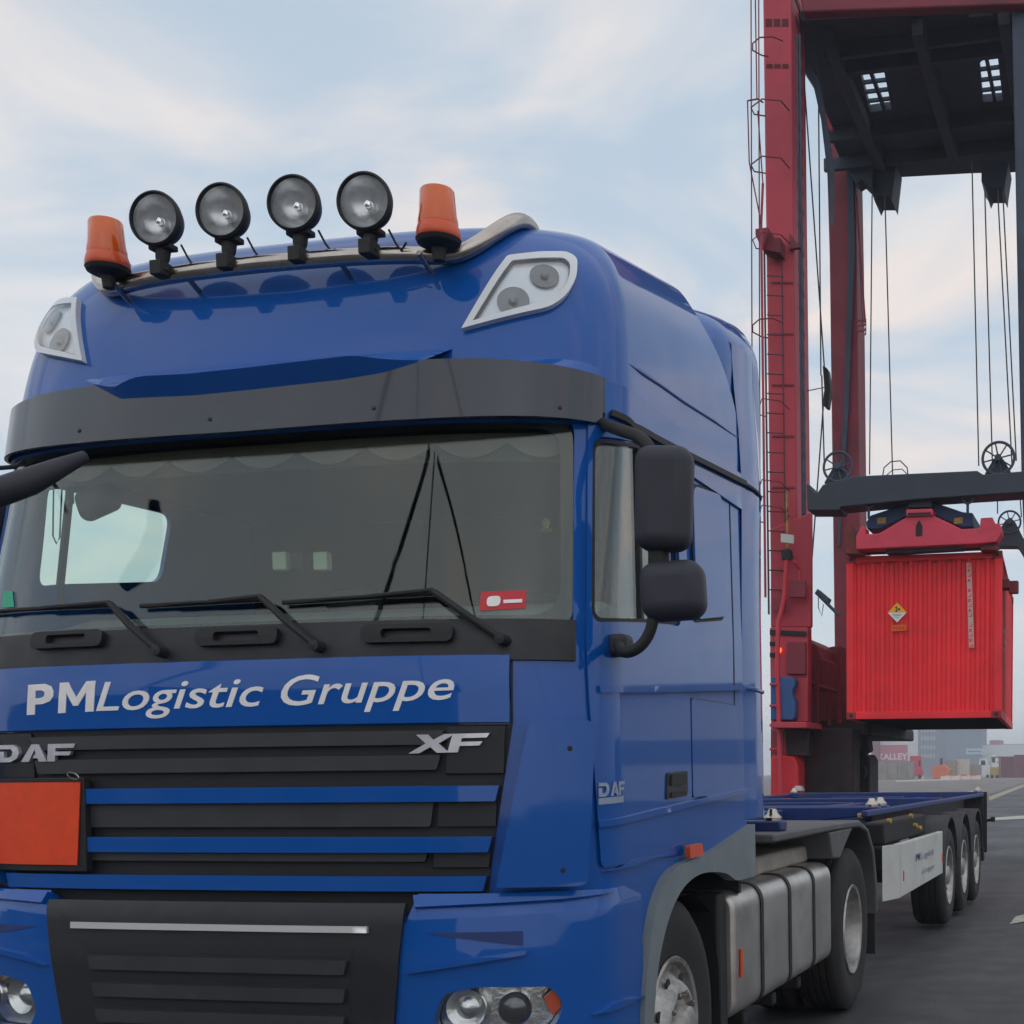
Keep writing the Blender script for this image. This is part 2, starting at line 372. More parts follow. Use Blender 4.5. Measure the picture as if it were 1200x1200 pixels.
# glyphs of the wide badge lettering, unit box, sheared on use
GL = {
 'D': [[(0, 0), (.62, 0), (.9, .2), (1, .5), (.93, .82), (.72, 1), (0, 1), (0, .76), (.62, .76), (.70, .6), (.66, .36), (.52, .26), (.3, .26), (.3, .62), (0, .62)]],
 'A': [[(0, 0), (.42, 1), (.72, 1), (1.08, 0), (.76, 0), (.70, .2), (.5, .2), (.56, .42), (.62, .42), (.56, .72), (.34, 0)]],
 'F': [[(0, 0), (.3, 0), (.3, .34), (.86, .34), (.92, .56), (.3, .56), (.3, .76), (1, .76), (1.06, 1), (0, 1)]],
 'X': [[(-.1, 0), (.22, 0), (.5, .32), (.74, 0), (1.1, 0), (.72, .5), (1.12, 1), (.8, 1), (.53, .70), (.33, 1), (-.02, 1), (.33, .52)]],
}
def badge(name, surf, word, p0, p1, hgt, h0, thick, m, parent, shear=.25, gap=.16):
    bm = bmesh.new(); n = len(word); wd = (p1[0]-p0[0])/(n+gap*(n-1)); sl = (p1[1]-p0[1])/(p1[0]-p0[0])
    for i, ch in enumerate(word):
        for poly in GL[ch]:
            outer, hole = poly if isinstance(poly, tuple) else (poly, None); T = lambda q: [(p0[0]+wd*(i*(1+gap)+a)+shear*b*hgt, p0[1]+sl*wd*(i*(1+gap)+a)+b*hgt) for a, b in q]
            b2 = bmesh.new(); flat(b2, T(outer), [T(hole)] if hole else [])
            grid_map(b2, surf, h0, thick, .05, .1); me = bpy.data.meshes.new('x'); b2.to_mesh(me); b2.free(); bm.from_mesh(me); bpy.data.meshes.remove(me)
    return finish(name, bm, m, parent)

# ================================================================== ground
def ground():
    bm = bmesh.new()
    vs = [bm.verts.new(v) for v in ((-1000, -300, 0), (1000, -300, 0), (1000, 1500, 0), (-1000, 1500, 0))]; bm.faces.new(vs)
    m = bpy.data.materials.new('yard_surface'); m.use_nodes = True; t = m.node_tree; b = t.nodes['Principled BSDF']
    g = t.nodes.new('ShaderNodeNewGeometry'); 
    def noise(sc, det, vec=None, stretch=None):
        n = t.nodes.new('ShaderNodeTexNoise'); n.inputs['Scale'].default_value = sc; n.inputs['Detail'].default_value = det
        if stretch:
            mp = t.nodes.new('ShaderNodeMapping'); mp.inputs['Scale'].default_value = stretch; t.links.new(g.outputs[0], mp.inputs[0]); t.links.new(mp.outputs[0], n.inputs['Vector'])
        else: t.links.new(g.outputs[0], n.inputs['Vector'])
        return n
    big = noise(.12, 6, stretch=(1, .6, 1)); fine = noise(90, 3); med = noise(3, 6)
    cr = t.nodes.new('ShaderNodeValToRGB'); cr.color_ramp.elements[0].position = .35; cr.color_ramp.elements[1].position = .7
    cr.color_ramp.elements[0].color = (.030, .030, .034, 1); cr.color_ramp.elements[1].color = (.056, .055, .058, 1); t.links.new(med.outputs[0], cr.inputs[0])
    m1 = t.nodes.new('ShaderNodeMix'); m1.data_type = 'RGBA'; m1.blend_type = 'MULTIPLY'; m1.inputs[0].default_value = 1
    mr = t.nodes.new('ShaderNodeMapRange'); t.links.new(fine.outputs[0], mr.inputs[0]); mr.inputs[1].default_value = .3; mr.inputs[2].default_value = .7; mr.inputs[3].default_value = .65; mr.inputs[4].default_value = 1.35
    t.links.new(cr.outputs[0], m1.inputs[6]); t.links.new(mr.outputs[0], m1.inputs[7])
    m2 = t.nodes.new('ShaderNodeMix'); m2.data_type = 'RGBA'; m2.blend_type = 'MULTIPLY'; m2.inputs[0].default_value = 1
    mb = t.nodes.new('ShaderNodeMapRange'); t.links.new(big.outputs[0], mb.inputs[0]); mb.inputs[1].default_value = .3; mb.inputs[2].default_value = .7; mb.inputs[3].default_value = .7; mb.inputs[4].default_value = 1.4
    t.links.new(m1.outputs[2], m2.inputs[6]); t.links.new(mb.outputs[0], m2.inputs[7]); t.links.new(m2.outputs[2], b.inputs['Base Color'])
    trk = noise(1.0, 3, stretch=(1.3, .02, 1)); stain = noise(.35, 4)
    mt = t.nodes.new('ShaderNodeMapRange'); t.links.new(trk.outputs[0], mt.inputs[0]); mt.inputs[1].default_value = .42; mt.inputs[2].default_value = .60; mt.inputs[3].default_value = 1.15; mt.inputs[4].default_value = .78
    ms = t.nodes.new('ShaderNodeMapRange'); t.links.new(stain.outputs[0], ms.inputs[0]); ms.inputs[1].default_value = .54; ms.inputs[2].default_value = .64; ms.inputs[3].default_value = 1.0; ms.inputs[4].default_value = .8
    mm_ = t.nodes.new('ShaderNodeMath'); mm_.operation = 'MULTIPLY'; t.links.new(mt.outputs[0], mm_.inputs[0]); t.links.new(ms.outputs[0], mm_.inputs[1])
    m3 = t.nodes.new('ShaderNodeMix'); m3.data_type = 'RGBA'; m3.blend_type = 'MULTIPLY'; m3.inputs[0].default_value = 1; t.links.new(m2.outputs[2], m3.inputs[6]); t.links.new(mm_.outputs[0], m3.inputs[7]); t.links.new(m3.outputs[2], b.inputs['Base Color'])
    mr2 = t.nodes.new('ShaderNodeMapRange'); t.links.new(stain.outputs[0], mr2.inputs[0]); mr2.inputs[1].default_value = .4; mr2.inputs[2].default_value = .65; mr2.inputs[3].default_value = .68; mr2.inputs[4].default_value = .52; t.links.new(mr2.outputs[0], b.inputs['Roughness'])
    bp = t.nodes.new('ShaderNodeBump'); bp.inputs['Strength'].default_value = .4; bp.inputs['Distance'].default_value = .01; t.links.new(fine.outputs[0], bp.inputs['Height']); t.links.new(bp.outputs[0], b.inputs['Normal'])
    tag(finish('ground', bm, m), None, None, kind='structure')
    # paler worn concrete apron beyond the lane
    PAV = mat('concrete_apron_surface', (.17, .15, .14), .8, var=.35, vs=.25, dirt=(.09, .075, .07), ds=.35, da=.7)
    bm = bmesh.new()
    poly = [atz(1010, 936, .004), atz(1150, 934, .004), atz(1200, 917, .004), (160, 60, .004), (400, 900, .004), (-500, 900, .004), (-160, 80, .004)]
    bm.faces.new([bm.verts.new(Vector((p[0], p[1], .004))) for p in poly]); bmesh.ops.recalc_face_normals(bm, faces=bm.faces)
    for f in bm.faces:
        if f.normal.z < 0: f.normal_flip()
    tag(finish('concrete_apron', bm, PAV), None, None, kind='structure')
    LM = mat('lane_paint', (.42, .41, .36), .7, var=.3, vs=6, dirt=(.15, .15, .15), ds=9, da=.8); LY = mat('lane_paint_yellow', (.30, .28, .18), .8, var=.3, vs=5, dirt=(.15, .14, .21), ds=6, da=.8)
    for nm, q, mm in (('road_marking', [(1160, 938), (1200, 922), (1200, 918.5), (1158, 934)], LY), ('road_marking', [(1150, 962), (1225, 958), (1225, 954), (1150, 959)], LM),
                      ('road_marking', [(1183, 1083), (1240, 1072), (1240, 1062), (1190, 1074)], LM), ('road_marking', [(1050, 916), (1125, 914), (1125, 912.6), (1050, 914.5)], LM), ('road_marking', [(1120, 931), (1150, 926.5), (1150, 925.5), (1118, 929.6)], LM)):
        bm = bmesh.new(); bm.faces.new([bm.verts.new(Vector(atz(a, b, .009))) for a, b in q])
        for f in bm.faces:
            f.normal_update()
            if f.normal.z < 0: f.normal_flip()
        tag(finish(nm, bm, mm), None, None, kind='structure')
ground()

# ================================================================== tractor unit
truck = thing('semi_truck', 'blue high-roof truck tractor with roof lamps and white lettering across the bonnet', 'truck')
YR = 2.05; UR = UC+(YR-_A)          # u of the cab's rear edge
def cab():
    # ---- outer shell with window openings
    ar = [BODY.uv(*q) for q in ((757, 1196), (765, 1100), (785, 1040), (800, 1012), (830, 1000), (893, 963))]
    def side_bottom(s):              # right half bottom, from rear to front
        ys = [(UR, 1.20), (UR-.75, 1.12), (UC+1.05-_A, 1.10), (UC+.85-_A, 1.0), (UC+.70-_A, .86), (UC+.64-_A, .62), (UC+.62-_A, .42)]
        return ys
    rb = side_bottom(1)
    outer = [(-a, b) for a, b in rb]+[(a, b) for a, b in rb[::-1]]+[(UR, 2.72), (-UR, 2.72)]
    outer = [(-UR, 2.78)]+[(-a, b) for a, b in rb]+rb[::-1]+[(UR, 2.78)]
    # windscreen opening from the photograph's right half
    wr = BODY.uvs([(672, 505), (673, 757)]); ut, uw = wr[0][0], wr[1][0]; print('ut', ut, uw)
    HT = (BODY.uv(600, 767, .02)[1]+BODY.uv(300, 773, .02)[1])/2; print('HT', HT)
    ws = rnd([(-uw-.0, HT-.012), (uw, HT-.012), (ut, 2.66), (-ut, 2.66)], [.05, .05, .06, .06])
    sr = BODY.uvs([(697, 517), (696, 720)]); u0 = max(sr[0][0], sr[1][0]); u1 = UC+1.45-_A
    u0 = sr[0][0]; u0b = sr[1][0]
    print('uw', uw, 'u0', u0, 'UC', UC, sr)
    sw = rnd([(u0b, 1.96), (u1-.35, 2.03), (u1-.35, 2.64), (u0, 2.58)], .04)
    lw = rnd([(-(UC+1.33-_A), 2.315), (-(UC+.575-_A), 2.20), (-(UC+.66-_A), 2.61), (-(UC+1.42-_A), 2.625)], .06)
    patch('cab_body', BODY, outer, [ws, sw, lw], 0, .02, BLUE, truck, step=(.035, .1))
    # rear wall, floor, ceiling of the cab
    bm = bmesh.new(); boxb(bm, (-1.22, YR-.06, 1.0), (1.22, YR-.02, 2.98)); finish('rear_wall', bm, INTD, truck)
    bm = bmesh.new(); boxb(bm, (-1.2, .5, 1.28), (1.2, YR-.07, 1.32)); finish('cab_floor', bm, INTD, truck)
    bm = bmesh.new(); boxb(bm, (-1.18, .58, 2.76), (1.18, YR-.07, 2.79)); finish('headliner', bm, INTD, truck)
    # glass
    g = rnd([(-uw+.003, 1.93), (uw-.003, 1.93), (ut-.003, 2.655), (-ut+.003, 2.655)], [.08, .08, .08, .08])
    gl = patch('windscreen', BODY, g, [], -.004, .005, GLASS, truck, step=(.03, .06))
    # black printed border of the glass and lower cowl
    gi = rnd([(-uw+.05, 1.965), (uw-.05, 1.965), (ut-.045, 2.62), (-ut+.045, 2.62)], [.12, .12, .08, .08])
    patch('windscreen_border', BODY, g, [gi], -.010, .004, BLACK, gl)
    cow = [(-uw-.002, HT-.014), (uw+.002, HT-.014), (uw-.002, 1.945), (-uw+.002, 1.945)]
    cw = patch('cowl_panel', BODY, cow, [], .012, .03, CHAR, truck, bevel=.006)
    # grab recess surrounds on the cowl
    for px in (85, 283, 480):
        a = BODY.uv(px, 752-(px-85)*.018); 
        bm_o = rnd([(a[0]-.155, a[1]-.028), (a[0]+.155, a[1]-.028), (a[0]+.155, a[1]+.028), (a[0]-.155, a[1]+.028)], .026)
        bm_i = rnd([(a[0]-.085, a[1]-.014), (a[0]+.085, a[1]-.014), (a[0]+.085, a[1]+.014), (a[0]-.085, a[1]+.014)], .013)
        patch('wiper_cover', BODY, bm_o, [bm_i], .034, .025, BLACK, cw, bevel=.004)
    # sunblind fringe inside the glass
    k = 9; top = 2.63; fr = [(-uw+.03, top)]; 
    for i in range(k):
        a0 = -uw+.03+(2*uw-.06)*i/k; a1 = -uw+.03+(2*uw-.06)*(i+1)/k
        for j in range(1, 12): 
            t = j/12; fr.append((a0+(a1-a0)*t, 2.60-.055*math.sin(math.pi*t)**.8))
        fr.append((a1, 2.60))
    fr = fr[::-1]; fr = fr+[(uw-.03, top)] if fr[0][0] < fr[-1][0] else [(uw-.03, top)]+fr
    patch('curtain_fringe', BODY, fr, [], -.06, .006, CURT, truck)
    patch('sunblind', BODY, [(-uw+.03, 2.545), (uw-.03, 2.535), (uw-.03, top), (-uw+.03, top)], [], -.075, .006, BLACK, truck)
    # stickers
    q = BODY.uvs([(562, 716), (616, 713), (617, 692), (564, 694)], -.004); st = patch('red_sticker', BODY, q, [], -.0015, .001, RED, gl)
    q2 = BODY.uvs([(570, 711), (586, 710), (587, 698), (571, 699)]); patch('round_emblem', BODY, rnd(q2, .015), [], .001, .001, WHITE, gl)
    q3 = BODY.uvs([(590, 707), (612, 706), (612, 702), (590, 703)]); patch('white_line', BODY, q3, [], .001, .001, WHITE, gl)
    G = mat('green_badge', (.03, .35, .21), .6); q = BODY.uvs([(2, 712), (16, 711), (14, 692), (4, 693)]); patch('green_sticker', BODY, q, [], -.0015, .001, G, gl)
    # side windows
    patch('side_window', BODY, sw, [], -.006, .005, SGLASS, truck)
    o = patch('side_window', BODY, lw, [], -.006, .005, GLASS, truck)
    bm = bmesh.new(); 
    a = Vector(atx(66, 686, -1.23)); b = Vector(atx(88, 560, -1.23)); tube(bm, [a-Vector((0, 0, .1)), b+Vector((0, 0, .1))], .016, 6); finish('window_divider', bm, BLACK, truck)
    us = UC+.70-_A
    patch('window_divider', BODY, [(us-.02, 1.99), (us+.01, 1.99), (us+.01, 2.61), (us-.02, 2.61)], [], .004, .02, BLACK, truck)
    patch('window_seal', BODY, rnd([(u0b-.012, 1.948), (u1-.338, 2.018), (u1-.338, 2.653), (u0-.010, 2.592)], .045), [sw], .005, .01, BLACK, truck)
    bm = bmesh.new(); n = 60; lo = []; hi = []
    for i in range(n+1):
        t = i/n; x = 1.16-.25*t+.012*math.sin(t*47); y = .78+.10*t+.022*math.sin(t*40+1); lo.append(bm.verts.new((x, y, 1.75))); hi.append(bm.verts.new((x-.01, y+.02, 2.74)))
    for i in range(n): bm.faces.new((lo[i], lo[i+1], hi[i+1], hi[i]))
    finish('side_curtain', bm, mat('curtain_brown', (.055, .048, .04), .95, bump=.2, bs=60), truck, ang=80)
    # interior furniture
    bm = bmesh.new(); pr = [(.0, 1.90), (.12, 2.02), (.30, 2.07), (.62, 2.05), (.72, 1.98), (.72, 1.6), (.0, 1.6)]
    prism(bm, [(-1.1, .46+a*.9, b+.11) for a, b in pr], (2.2, 0, 0)); finish('dashboard', bm, INTL, truck, bevel=.02)
    def seat(x):
        bm = bmesh.new(); box(bm, (x, 1.42, 1.72), (.52, .5, .16)); box(bm, (x, 1.72, 2.0), (.5, .14, .56), Matrix.Rotation(-.15, 3, 'X')); s = finish('driver_seat', bm, SEAT, truck, bevel=.04, seg=3)
        bm = bmesh.new(); box(bm, (x, 1.78, 2.34), (.27, .09, .15)); finish('headrest', bm, SEAT, s, bevel=.035, seg=3)
    seat(-.55); seat(.62)
    bm = bmesh.new(); c = Vector((.6, .95, 2.17)); ax = Vector((0, -.45, .9)).normalized(); e1 = Vector((1, 0, 0)); e2 = ax.cross(e1)
    tube(bm, [c+(e1*math.cos(t)+e2*math.sin(t))*.22 for t in [2*math.pi*i/28 for i in range(28)]], .016, 8, True)
    tube(bm, [c-e1*.21, c+e1*.21], .014, 6); tube(bm, [c, c-e2*.2], .014, 6); finish('steering_wheel', bm, BLACK, truck)
    for X, mm in ((330, PAPER), (352, BLACK), (378, PAPER)):
        p = Vector(at(X, 658, .78)); bm = bmesh.new(); box(bm, p, (.06, .04, .07) if mm is PAPER else (.05, .05, .065)); finish('dash_display', bm, mm, truck, bevel=.006)
    bm = bmesh.new(); p = Vector(at(640, 622, 1.05)); lathe(bm, [(-.005, .02), (0, .03), (.01, .012), (.035, .015), (.05, .005)], p, (0, 0, 1), 12); finish('dash_ornament', bm, mat('yellow_plastic', (.6, .55, .15), .5), truck)
    # ---- door as a skin over the shell
    ud0 = u0-.035; ud1 = UC+1.21-_A
    dz = [(ud0, 1.28), (ud1, 1.20), (ud1, 2.60), (ud0+.03, 2.60)]
    do = rnd([(u0b+.02, 1.15), (UC+1.0-_A, 1.15), (ud1, 1.24), (ud1, 2.72), (ud0, 2.66)], .02)
    dw = rnd([(u0b-.016, 1.942), (u1-.332, 2.012), (u1-.332, 2.659), (u0-.014, 2.598)], .05)
    door = patch('cab_door', BODY, do, [dw], .012, .008, BLUE, truck, bevel=.003, step=(.035, .1))
    for a in ((ud1+.003, 1.25), ):
        patch('door_gap', BODY, [(a[0], 1.25), (a[0]+.005, 1.25), (a[0]+.005, 2.60), (a[0], 2.60)], [], .002, .001, BLACK, truck)
    hq = BODY.uvs([(776, 937), (801, 932), (801, 903), (777, 906)]); hd = patch('door_handle', BODY, rnd(hq, .015), [], .018, .01, CHAR, door, bevel=.003)
    hc = [((a+b)/2) for a, b in zip(hq[0], hq[2])]
    hi = [(hc[0]+(a-hc[0])*.72, hc[1]+(b-hc[1])*.42+.02) for a, b in hq]; patch('handle_grip', BODY, rnd(hi, .01), [], .026, .008, BLACK, door, bevel=.002)
    hi = [(hc[0]+(a-hc[0])*.72, hc[1]+(b-hc[1])*.2-.035) for a, b in hq]; patch('handle_grip', BODY, rnd(hi, .01), [], .024, .006, BLACK, door)
    SB = mat('light_blue_sticker', (.10, .32, .75), .5); q = BODY.uvs([(808, 924), (820, 922), (820, 911), (809, 913)]); patch('blue_marker', BODY, q, [], .003, .003, SB, truck)
    a, b = BODY.uvs([(698, 934), (727, 931)]); badge('maker_badge', BODY, 'DAF', a, b, .045, .0165, .003, mat('badge_grey', (.30, .36, .48), .35, metal=.5), door, shear=0, gap=.12)
    q = BODY.uvs([(698, 943), (726, 940), (726, 932.5), (698, 935.5)]); patch('model_badge', BODY, q, [], .0155, .003, MATS['badge_grey'], door)
    # sleeper blank window panel and rear pillar trim
    sp = BODY.uvs([(810, 570), (838, 578), (846, 720), (808, 712)])
    us0, us1 = ud1+.06, ud1+.56
    pi_ = rnd([(us0+.035, 2.06), (us1-.035, 2.12), (us1-.06, 2.64), (us0+.035, 2.60)], .06)
    patch('blank_window_panel', BODY, pi_, [], .018, .010, BLUE, truck, bevel=.006)
    patch('panel_seal', BODY, rnd([(us0+.022, 2.045), (us1-.022, 2.105), (us1-.047, 2.655), (us0+.022, 2.615)], .062), [], .004, .002, BLACK, truck)
    lk0 = ud1+.03; patch('locker_door', BODY, rnd([(lk0, 1.36), (us1+.12, 1.36), (us1+.12, 1.74), (lk0, 1.74)], .02), [], .008, .006, BLUE, truck, bevel=.003)
    patch('locker_seal', BODY, rnd([(lk0-.003, 1.357), (us1+.123, 1.357), (us1+.123, 1.743), (lk0-.003, 1.743)], .02), [], .003, .002, BLACK, truck)
    for z0, z1 in ((1.68, 1.84),):
        pass
    patch('side_groove', BODY, ribbon([(UC+1.88-_A, 1.38), (UC+1.88-_A, 2.66)], .010), [], .002, .001, BLACK, truck)
    # creases along the side
    c1 = [BODY.uv(698, 808), BODY.uv(760, 808), BODY.uv(868, 806)]; patch('side_crease', BODY, ribbon(c1, .022), [], .024, .014, BLUE, truck, bevel=.008)
    c2 = [BODY.uv(697, 966), BODY.uv(780, 948), BODY.uv(870, 926)]; patch('side_crease', BODY, ribbon(c2, .022), [], .024, .014, BLUE, truck, bevel=.008)
    # rain rail above the door
    c3 = [BODY.uv(712, 487), BODY.uv(735, 500), BODY.uv(760, 513), BODY.uv(795, 531), BODY.uv(830, 548), BODY.uv(868, 567)]; patch('rain_rail', BODY, ribbon(c3, .022), [], .03, .028, BLACK, truck, bevel=.006)
    # ---- hood panel with lettering
    hz0, hz1 = 1.615, HT
    ul = (BODY.uv(600, 765)[0]+BODY.uv(597, 848)[0])/2; ub = BODY.uv(569, 1035)[0]
    print('hood u', ul, ub)
    hood = patch('bonnet', BODY, [(-ul, hz0), (ul, hz0), (ul, hz1), (-ul, hz1)], [], .022, .018, BLUE, truck, bevel=.007, step=(.035, .05))
    def uz(px, py, h=.022): return BODY.uv(px, py, h)
    p0, p1 = uz(32, 838), uz(108, 834); GL.update(PMG); badge('bonnet_lettering', BODY, 'PM', p0, (p1[0]-.02, p1[1]), .098, .0245, .003, WHITE, hood, shear=.12, gap=.16)
    p0, p1 = uz(113, 833), uz(310, 827); text_on('bonnet_lettering', BODY, 'Logistic', p0, p1, .092, .0245, .003, WHITE, hood, shear=.28, offset=.006)
    p0, p1 = uz(330, 827), uz(533, 819); text_on('bonnet_lettering', BODY, 'Gruppe', p0, p1, .092, .0245, .003, WHITE, hood, shear=.28, offset=.006)
    # ---- upper grille
    gt, gb = 1.61, 1.02; 
    gp = patch('grille', BODY, [(-ub, gb), (ub, gb), (ul-.004, gt), (-ul+.004, gt)], [], .006, .005, BLACK, truck, step=(.05, .1))
    def ug(z): return ub+(ul-ub)*(z-gb)/(gt-gb)
    # recessed black slats and the wide blue bars between them
    for zc, hh, uu in ((1.570, .022, .80), (1.492, .023, .80), (1.335, .044, .74), (1.205, .024, .72)):
        us_ = min(uu, ug(zc)-.22); patch('grille_slat', BODY, rnd([(-us_, zc-hh), (us_, zc-hh), (us_+.015, zc+hh), (-us_-.015, zc+hh)], .008), [], .026, .018, SLAT, gp, bevel=.008)
    for s in (-1, 1):
        for z0, z1 in ((1.455, 1.605), (1.29, 1.385), (1.16, 1.235)):
            a0, a1 = ug((z0+z1)/2)-.20, ug((z0+z1)/2)-.005
            pl = [(a0, z0), (a1-.004, z0), (a1+.002, z1), (a0+.01, z1)]
            patch('grille_end_panel', BODY, pl if s > 0 else mirror_poly(pl), [], .018, .012, CHAR, gp, bevel=.003)
    rows = []
    for ya, yb in ((916, 937), (974, 995), (1020, 1040)):
        z1, z0 = uz(300, ya+7 if ya < 1000 else ya+6)[1], uz(300, yb+4 if yb < 1000 else yb+3)[1]; rows.append((z0, z1))
    print('bars', rows)
    for z0, z1 in rows: patch('grille_bar', BODY, [(-ug(z0)+.01, z0), (ug(z0)-.01, z0), (ug(z1)-.005, z1), (-ug(z1)+.005, z1)], [], .045, .035, BLUE, gp, bevel=.012, step=(.05, .1))
    a, b = uz(484, 883, .02), uz(566, 881, .02); badge('model_badge', BODY, 'XF', a, b, .058, .030, .012, SILVER, gp, shear=.32, gap=.05)
    a, b = uz(-62, 893, .02), uz(88, 892, .02); a = (b[0]-.36, b[1]); badge('maker_badge', BODY, 'DAF', a, b, .058, .030, .012, SILVER, gp, shear=.12, gap=.1)
    # ---- corner panels beside the grille
    for s in (1, -1):
        tz = 1.62; u2 = BODY.uv(695, 900, .07)[0]
        co = [(ub+.05, 1.10), (u2-.03, 1.10), (u2, tz), (ul+.06, tz)]
        co = rnd(co, [.005, .03, .035, .02], 6)
        patch('corner_panel', BODY, co if s > 0 else mirror_poly(co), [], .095, .092, BLUE, truck, bevel=.045, seg=4, step=(.06, .10), ang=60)
        for q in ((668, 877), (660, 1020)):
            a, b = BODY.uv(*q, .095); c0 = BODY.at(s*a, b, .094); n_ = (BODY.at(s*a, b, .2)-BODY.at(s*a, b, 0)).normalized()
            bm = bmesh.new(); lathe(bm, [(0, .009), (.003, .008), (.004, .001)], c0, n_, 10); finish('panel_screw', bm, BLACK, truck)
    # indentation line between hood and corner panel upper part
    for s in (1, -1):
        sl = [(ul+.004, HT), (ul+.004, 1.62), (ub+.004, 1.10)]; sl = [(s*a, b) for a, b in sl]
        pp = ribbon(sl, .008); patch('bonnet_seam', BODY, pp, [], .003, .002, BLACK, truck)
    # ---- orange hazard plate
    pl = patch('hazard_plate', BODY, [(uz(94, 1010)[0]-.40, uz(50, 1013, .05)[1]), (uz(92, 1010, .05)[0], uz(50, 1013, .05)[1]), (uz(96, 920, .05)[0], uz(50, 917, .05)[1]), (uz(96, 920)[0]-.40, uz(50, 917, .05)[1])], [], .058, .004, ORANGE, truck)
    c = uz(96, 960, .05)[0]; zt, zb = uz(50, 914, .05)[1], uz(50, 1018, .05)[1]
    patch('plate_frame', BODY, [(c-.42, zb-.008), (c+.012, zb-.008), (c+.015, zt+.006), (c-.42, zt+.006)], [], .052, .03, BLACK, truck, bevel=.003)
    bm = bmesh.new(); cc = BODY.at(c-.01, zt+.012, .07); tube(bm, [cc+Vector((.022*math.cos(t), 0, .010*math.sin(t)-.3*.02*math.cos(t))) for t in [2*math.pi*i/16 for i in range(16)]], .0028, 6, True); finish('plate_latch', bm, STEEL, truck)
    # ---- bumper
    lg0, lg1 = BUMP.uv(480, 1060)[0], BUMP.uv(455, 1195)[0]
    print('lower grille', lg0, lg1)
    ue = UC+.60-_A
    bo = [(-ue, .30), (ue, .30), (ue, 1.04), (UC, 1.075), (lg0+.03, 1.075), (lg0, 1.0), (-lg0, 1.0), (-lg0-.03, 1.075), (-UC, 1.075), (-ue, 1.04)]
    hx = [BUMP.uv(508, 1198), BUMP.uv(520, 1164), BUMP.uv(560, 1156), BUMP.uv(645, 1155), BUMP.uv(660, 1175), BUMP.uv(652, 1199)]
    zc = hx[0][1]-.035; hl = [hx[0], (hx[0][0]+.05, zc-.03), (hx[4][0]-.12, zc-.03), hx[5], hx[4], hx[3], hx[2], hx[1]]
    hl = rnd(hl, .03)
    bump = patch('bumper', BUMP, bo, [hl, mirror_poly(hl)], .012, .05, BLUE, truck, step=(.03, .03), bevel=.008)
    lp = [(-lg1+.02, .32), (lg1-.02, .32), (lg0, 1.045), (-lg0, 1.045)]; lg = patch('lower_grille', BUMP, lp, [], .03, .016, CHAR, truck, bevel=.012, step=(.05, .03))
    zc0 = BUMP.uv(300, 1088, .03)[1]; us_ = .555
    patch('chrome_strip', BUMP, [(-us_, zc0-.009), (us_, zc0-.009), (us_, zc0+.010), (-us_, zc0+.010)], [], .042, .012, mat('satin_strip', (.72, .70, .68), .3, metal=.6), lg, bevel=.003)
    for i in range(6):
        z = zc0-.065-i*.082; a = us_-.06-.008*i
        patch('air_slot', BUMP, rnd([(-a, z-.012), (a, z-.012), (a+.01, z+.012), (-a-.01, z+.012)], .006), [], .0315, .002, BLACK, lg)
        patch('grille_slat', BUMP, rnd([(-a+.02, z-.062), (a-.02, z-.062), (a-.01, z-.022), (-a+.01, z-.022)], .006), [], .046, .016, SLAT, lg, bevel=.008)
    # shaped scoop on each bumper end
    for s in (1, -1):
        sc = BUMP.uvs([(500, 1092), (617, 1090), (616, 1118), (480, 1140)])
        f_ = (lambda p: p) if s > 0 else mirror_poly
        patch('bumper_scoop', BUMP, f_(rnd([sc[3], sc[2], (sc[2][0]+.004, sc[2][1]+.012), (sc[3][0]+.1, sc[3][1]+.03)], .004)), [], .030, .018, BLUE, bump, bevel=.008, step=(.03, .03))
        patch('scoop_painted_shadow', BUMP, f_(rnd([(sc[0][0]+.03, sc[0][1]-.008), (sc[1][0]-.01, sc[1][1]-.045), (sc[1][0]-.01, sc[1][1]-.002), (sc[0][0], sc[0][1]-.002)], .004)), [], .0145, .002, BLUE2, bump, step=(.03, .03))  # darker blue patch paints the shade in the scoop recess
        patch('bumper_lip', BUMP, f_([(lg0+.03, 1.035), (UC-.32, 1.05), (UC-.12, 1.062), (UC-.10, 1.072), (lg0+.02, 1.066)]), [], .03, .016, BLUE, bump, bevel=.007, step=(.03, .03))
    for q in (((700, 1022), (735, 1014), (768, 1002)), ((690, 1188), (715, 1181), (748, 1166))):
        c_ = BUMP.uvs(q); patch('bumper_crease', BUMP, [(c_[0][0], c_[0][1]), (c_[1][0], c_[1][1]-.004), (c_[2][0], c_[2][1]), (c_[1][0], c_[1][1]+.022)], [], .030, .02, BLUE, bump, bevel=.008, step=(.03, .03))
    # headlights
    for s in (1, -1):
        f_ = (lambda p: p) if s > 0 else mirror_poly
        ln = patch('headlight', BUMP, f_(hl), [], .006, .004, LENS, truck, step=(.03, .03))
        patch('reflector_bowl', BUMP, f_(hl), [], -.05, .004, REFL, ln, step=(.02, .02))
        for px, rr, mm in ((545, .070, REFL), (603, .055, CHROME)):
            a, z = BUMP.uv(px, 1183); c = BUMP.at(s*a, z, -.045); nn = (BUMP.at(s*a, z, 0)-BUMP.at(s*a, z, -.05)).normalized()
            bm = bmesh.new(); lathe(bm, [(0, rr*.6), (.01, rr*.9), (.03, rr), (.034, rr*.94), (.012, rr*.55), (.02, rr*.4), (.03, rr*.2), (.032, .001)], c, nn, 24); finish('lamp_bowl', bm, mm, ln)
            if px == 603: bm = bmesh.new(); lathe(bm, [(.02, rr*.7), (.036, rr*.68), (.045, rr*.4), (.047, .001)], c, nn, 24); finish('projector_lens', bm, LAMPD, ln)
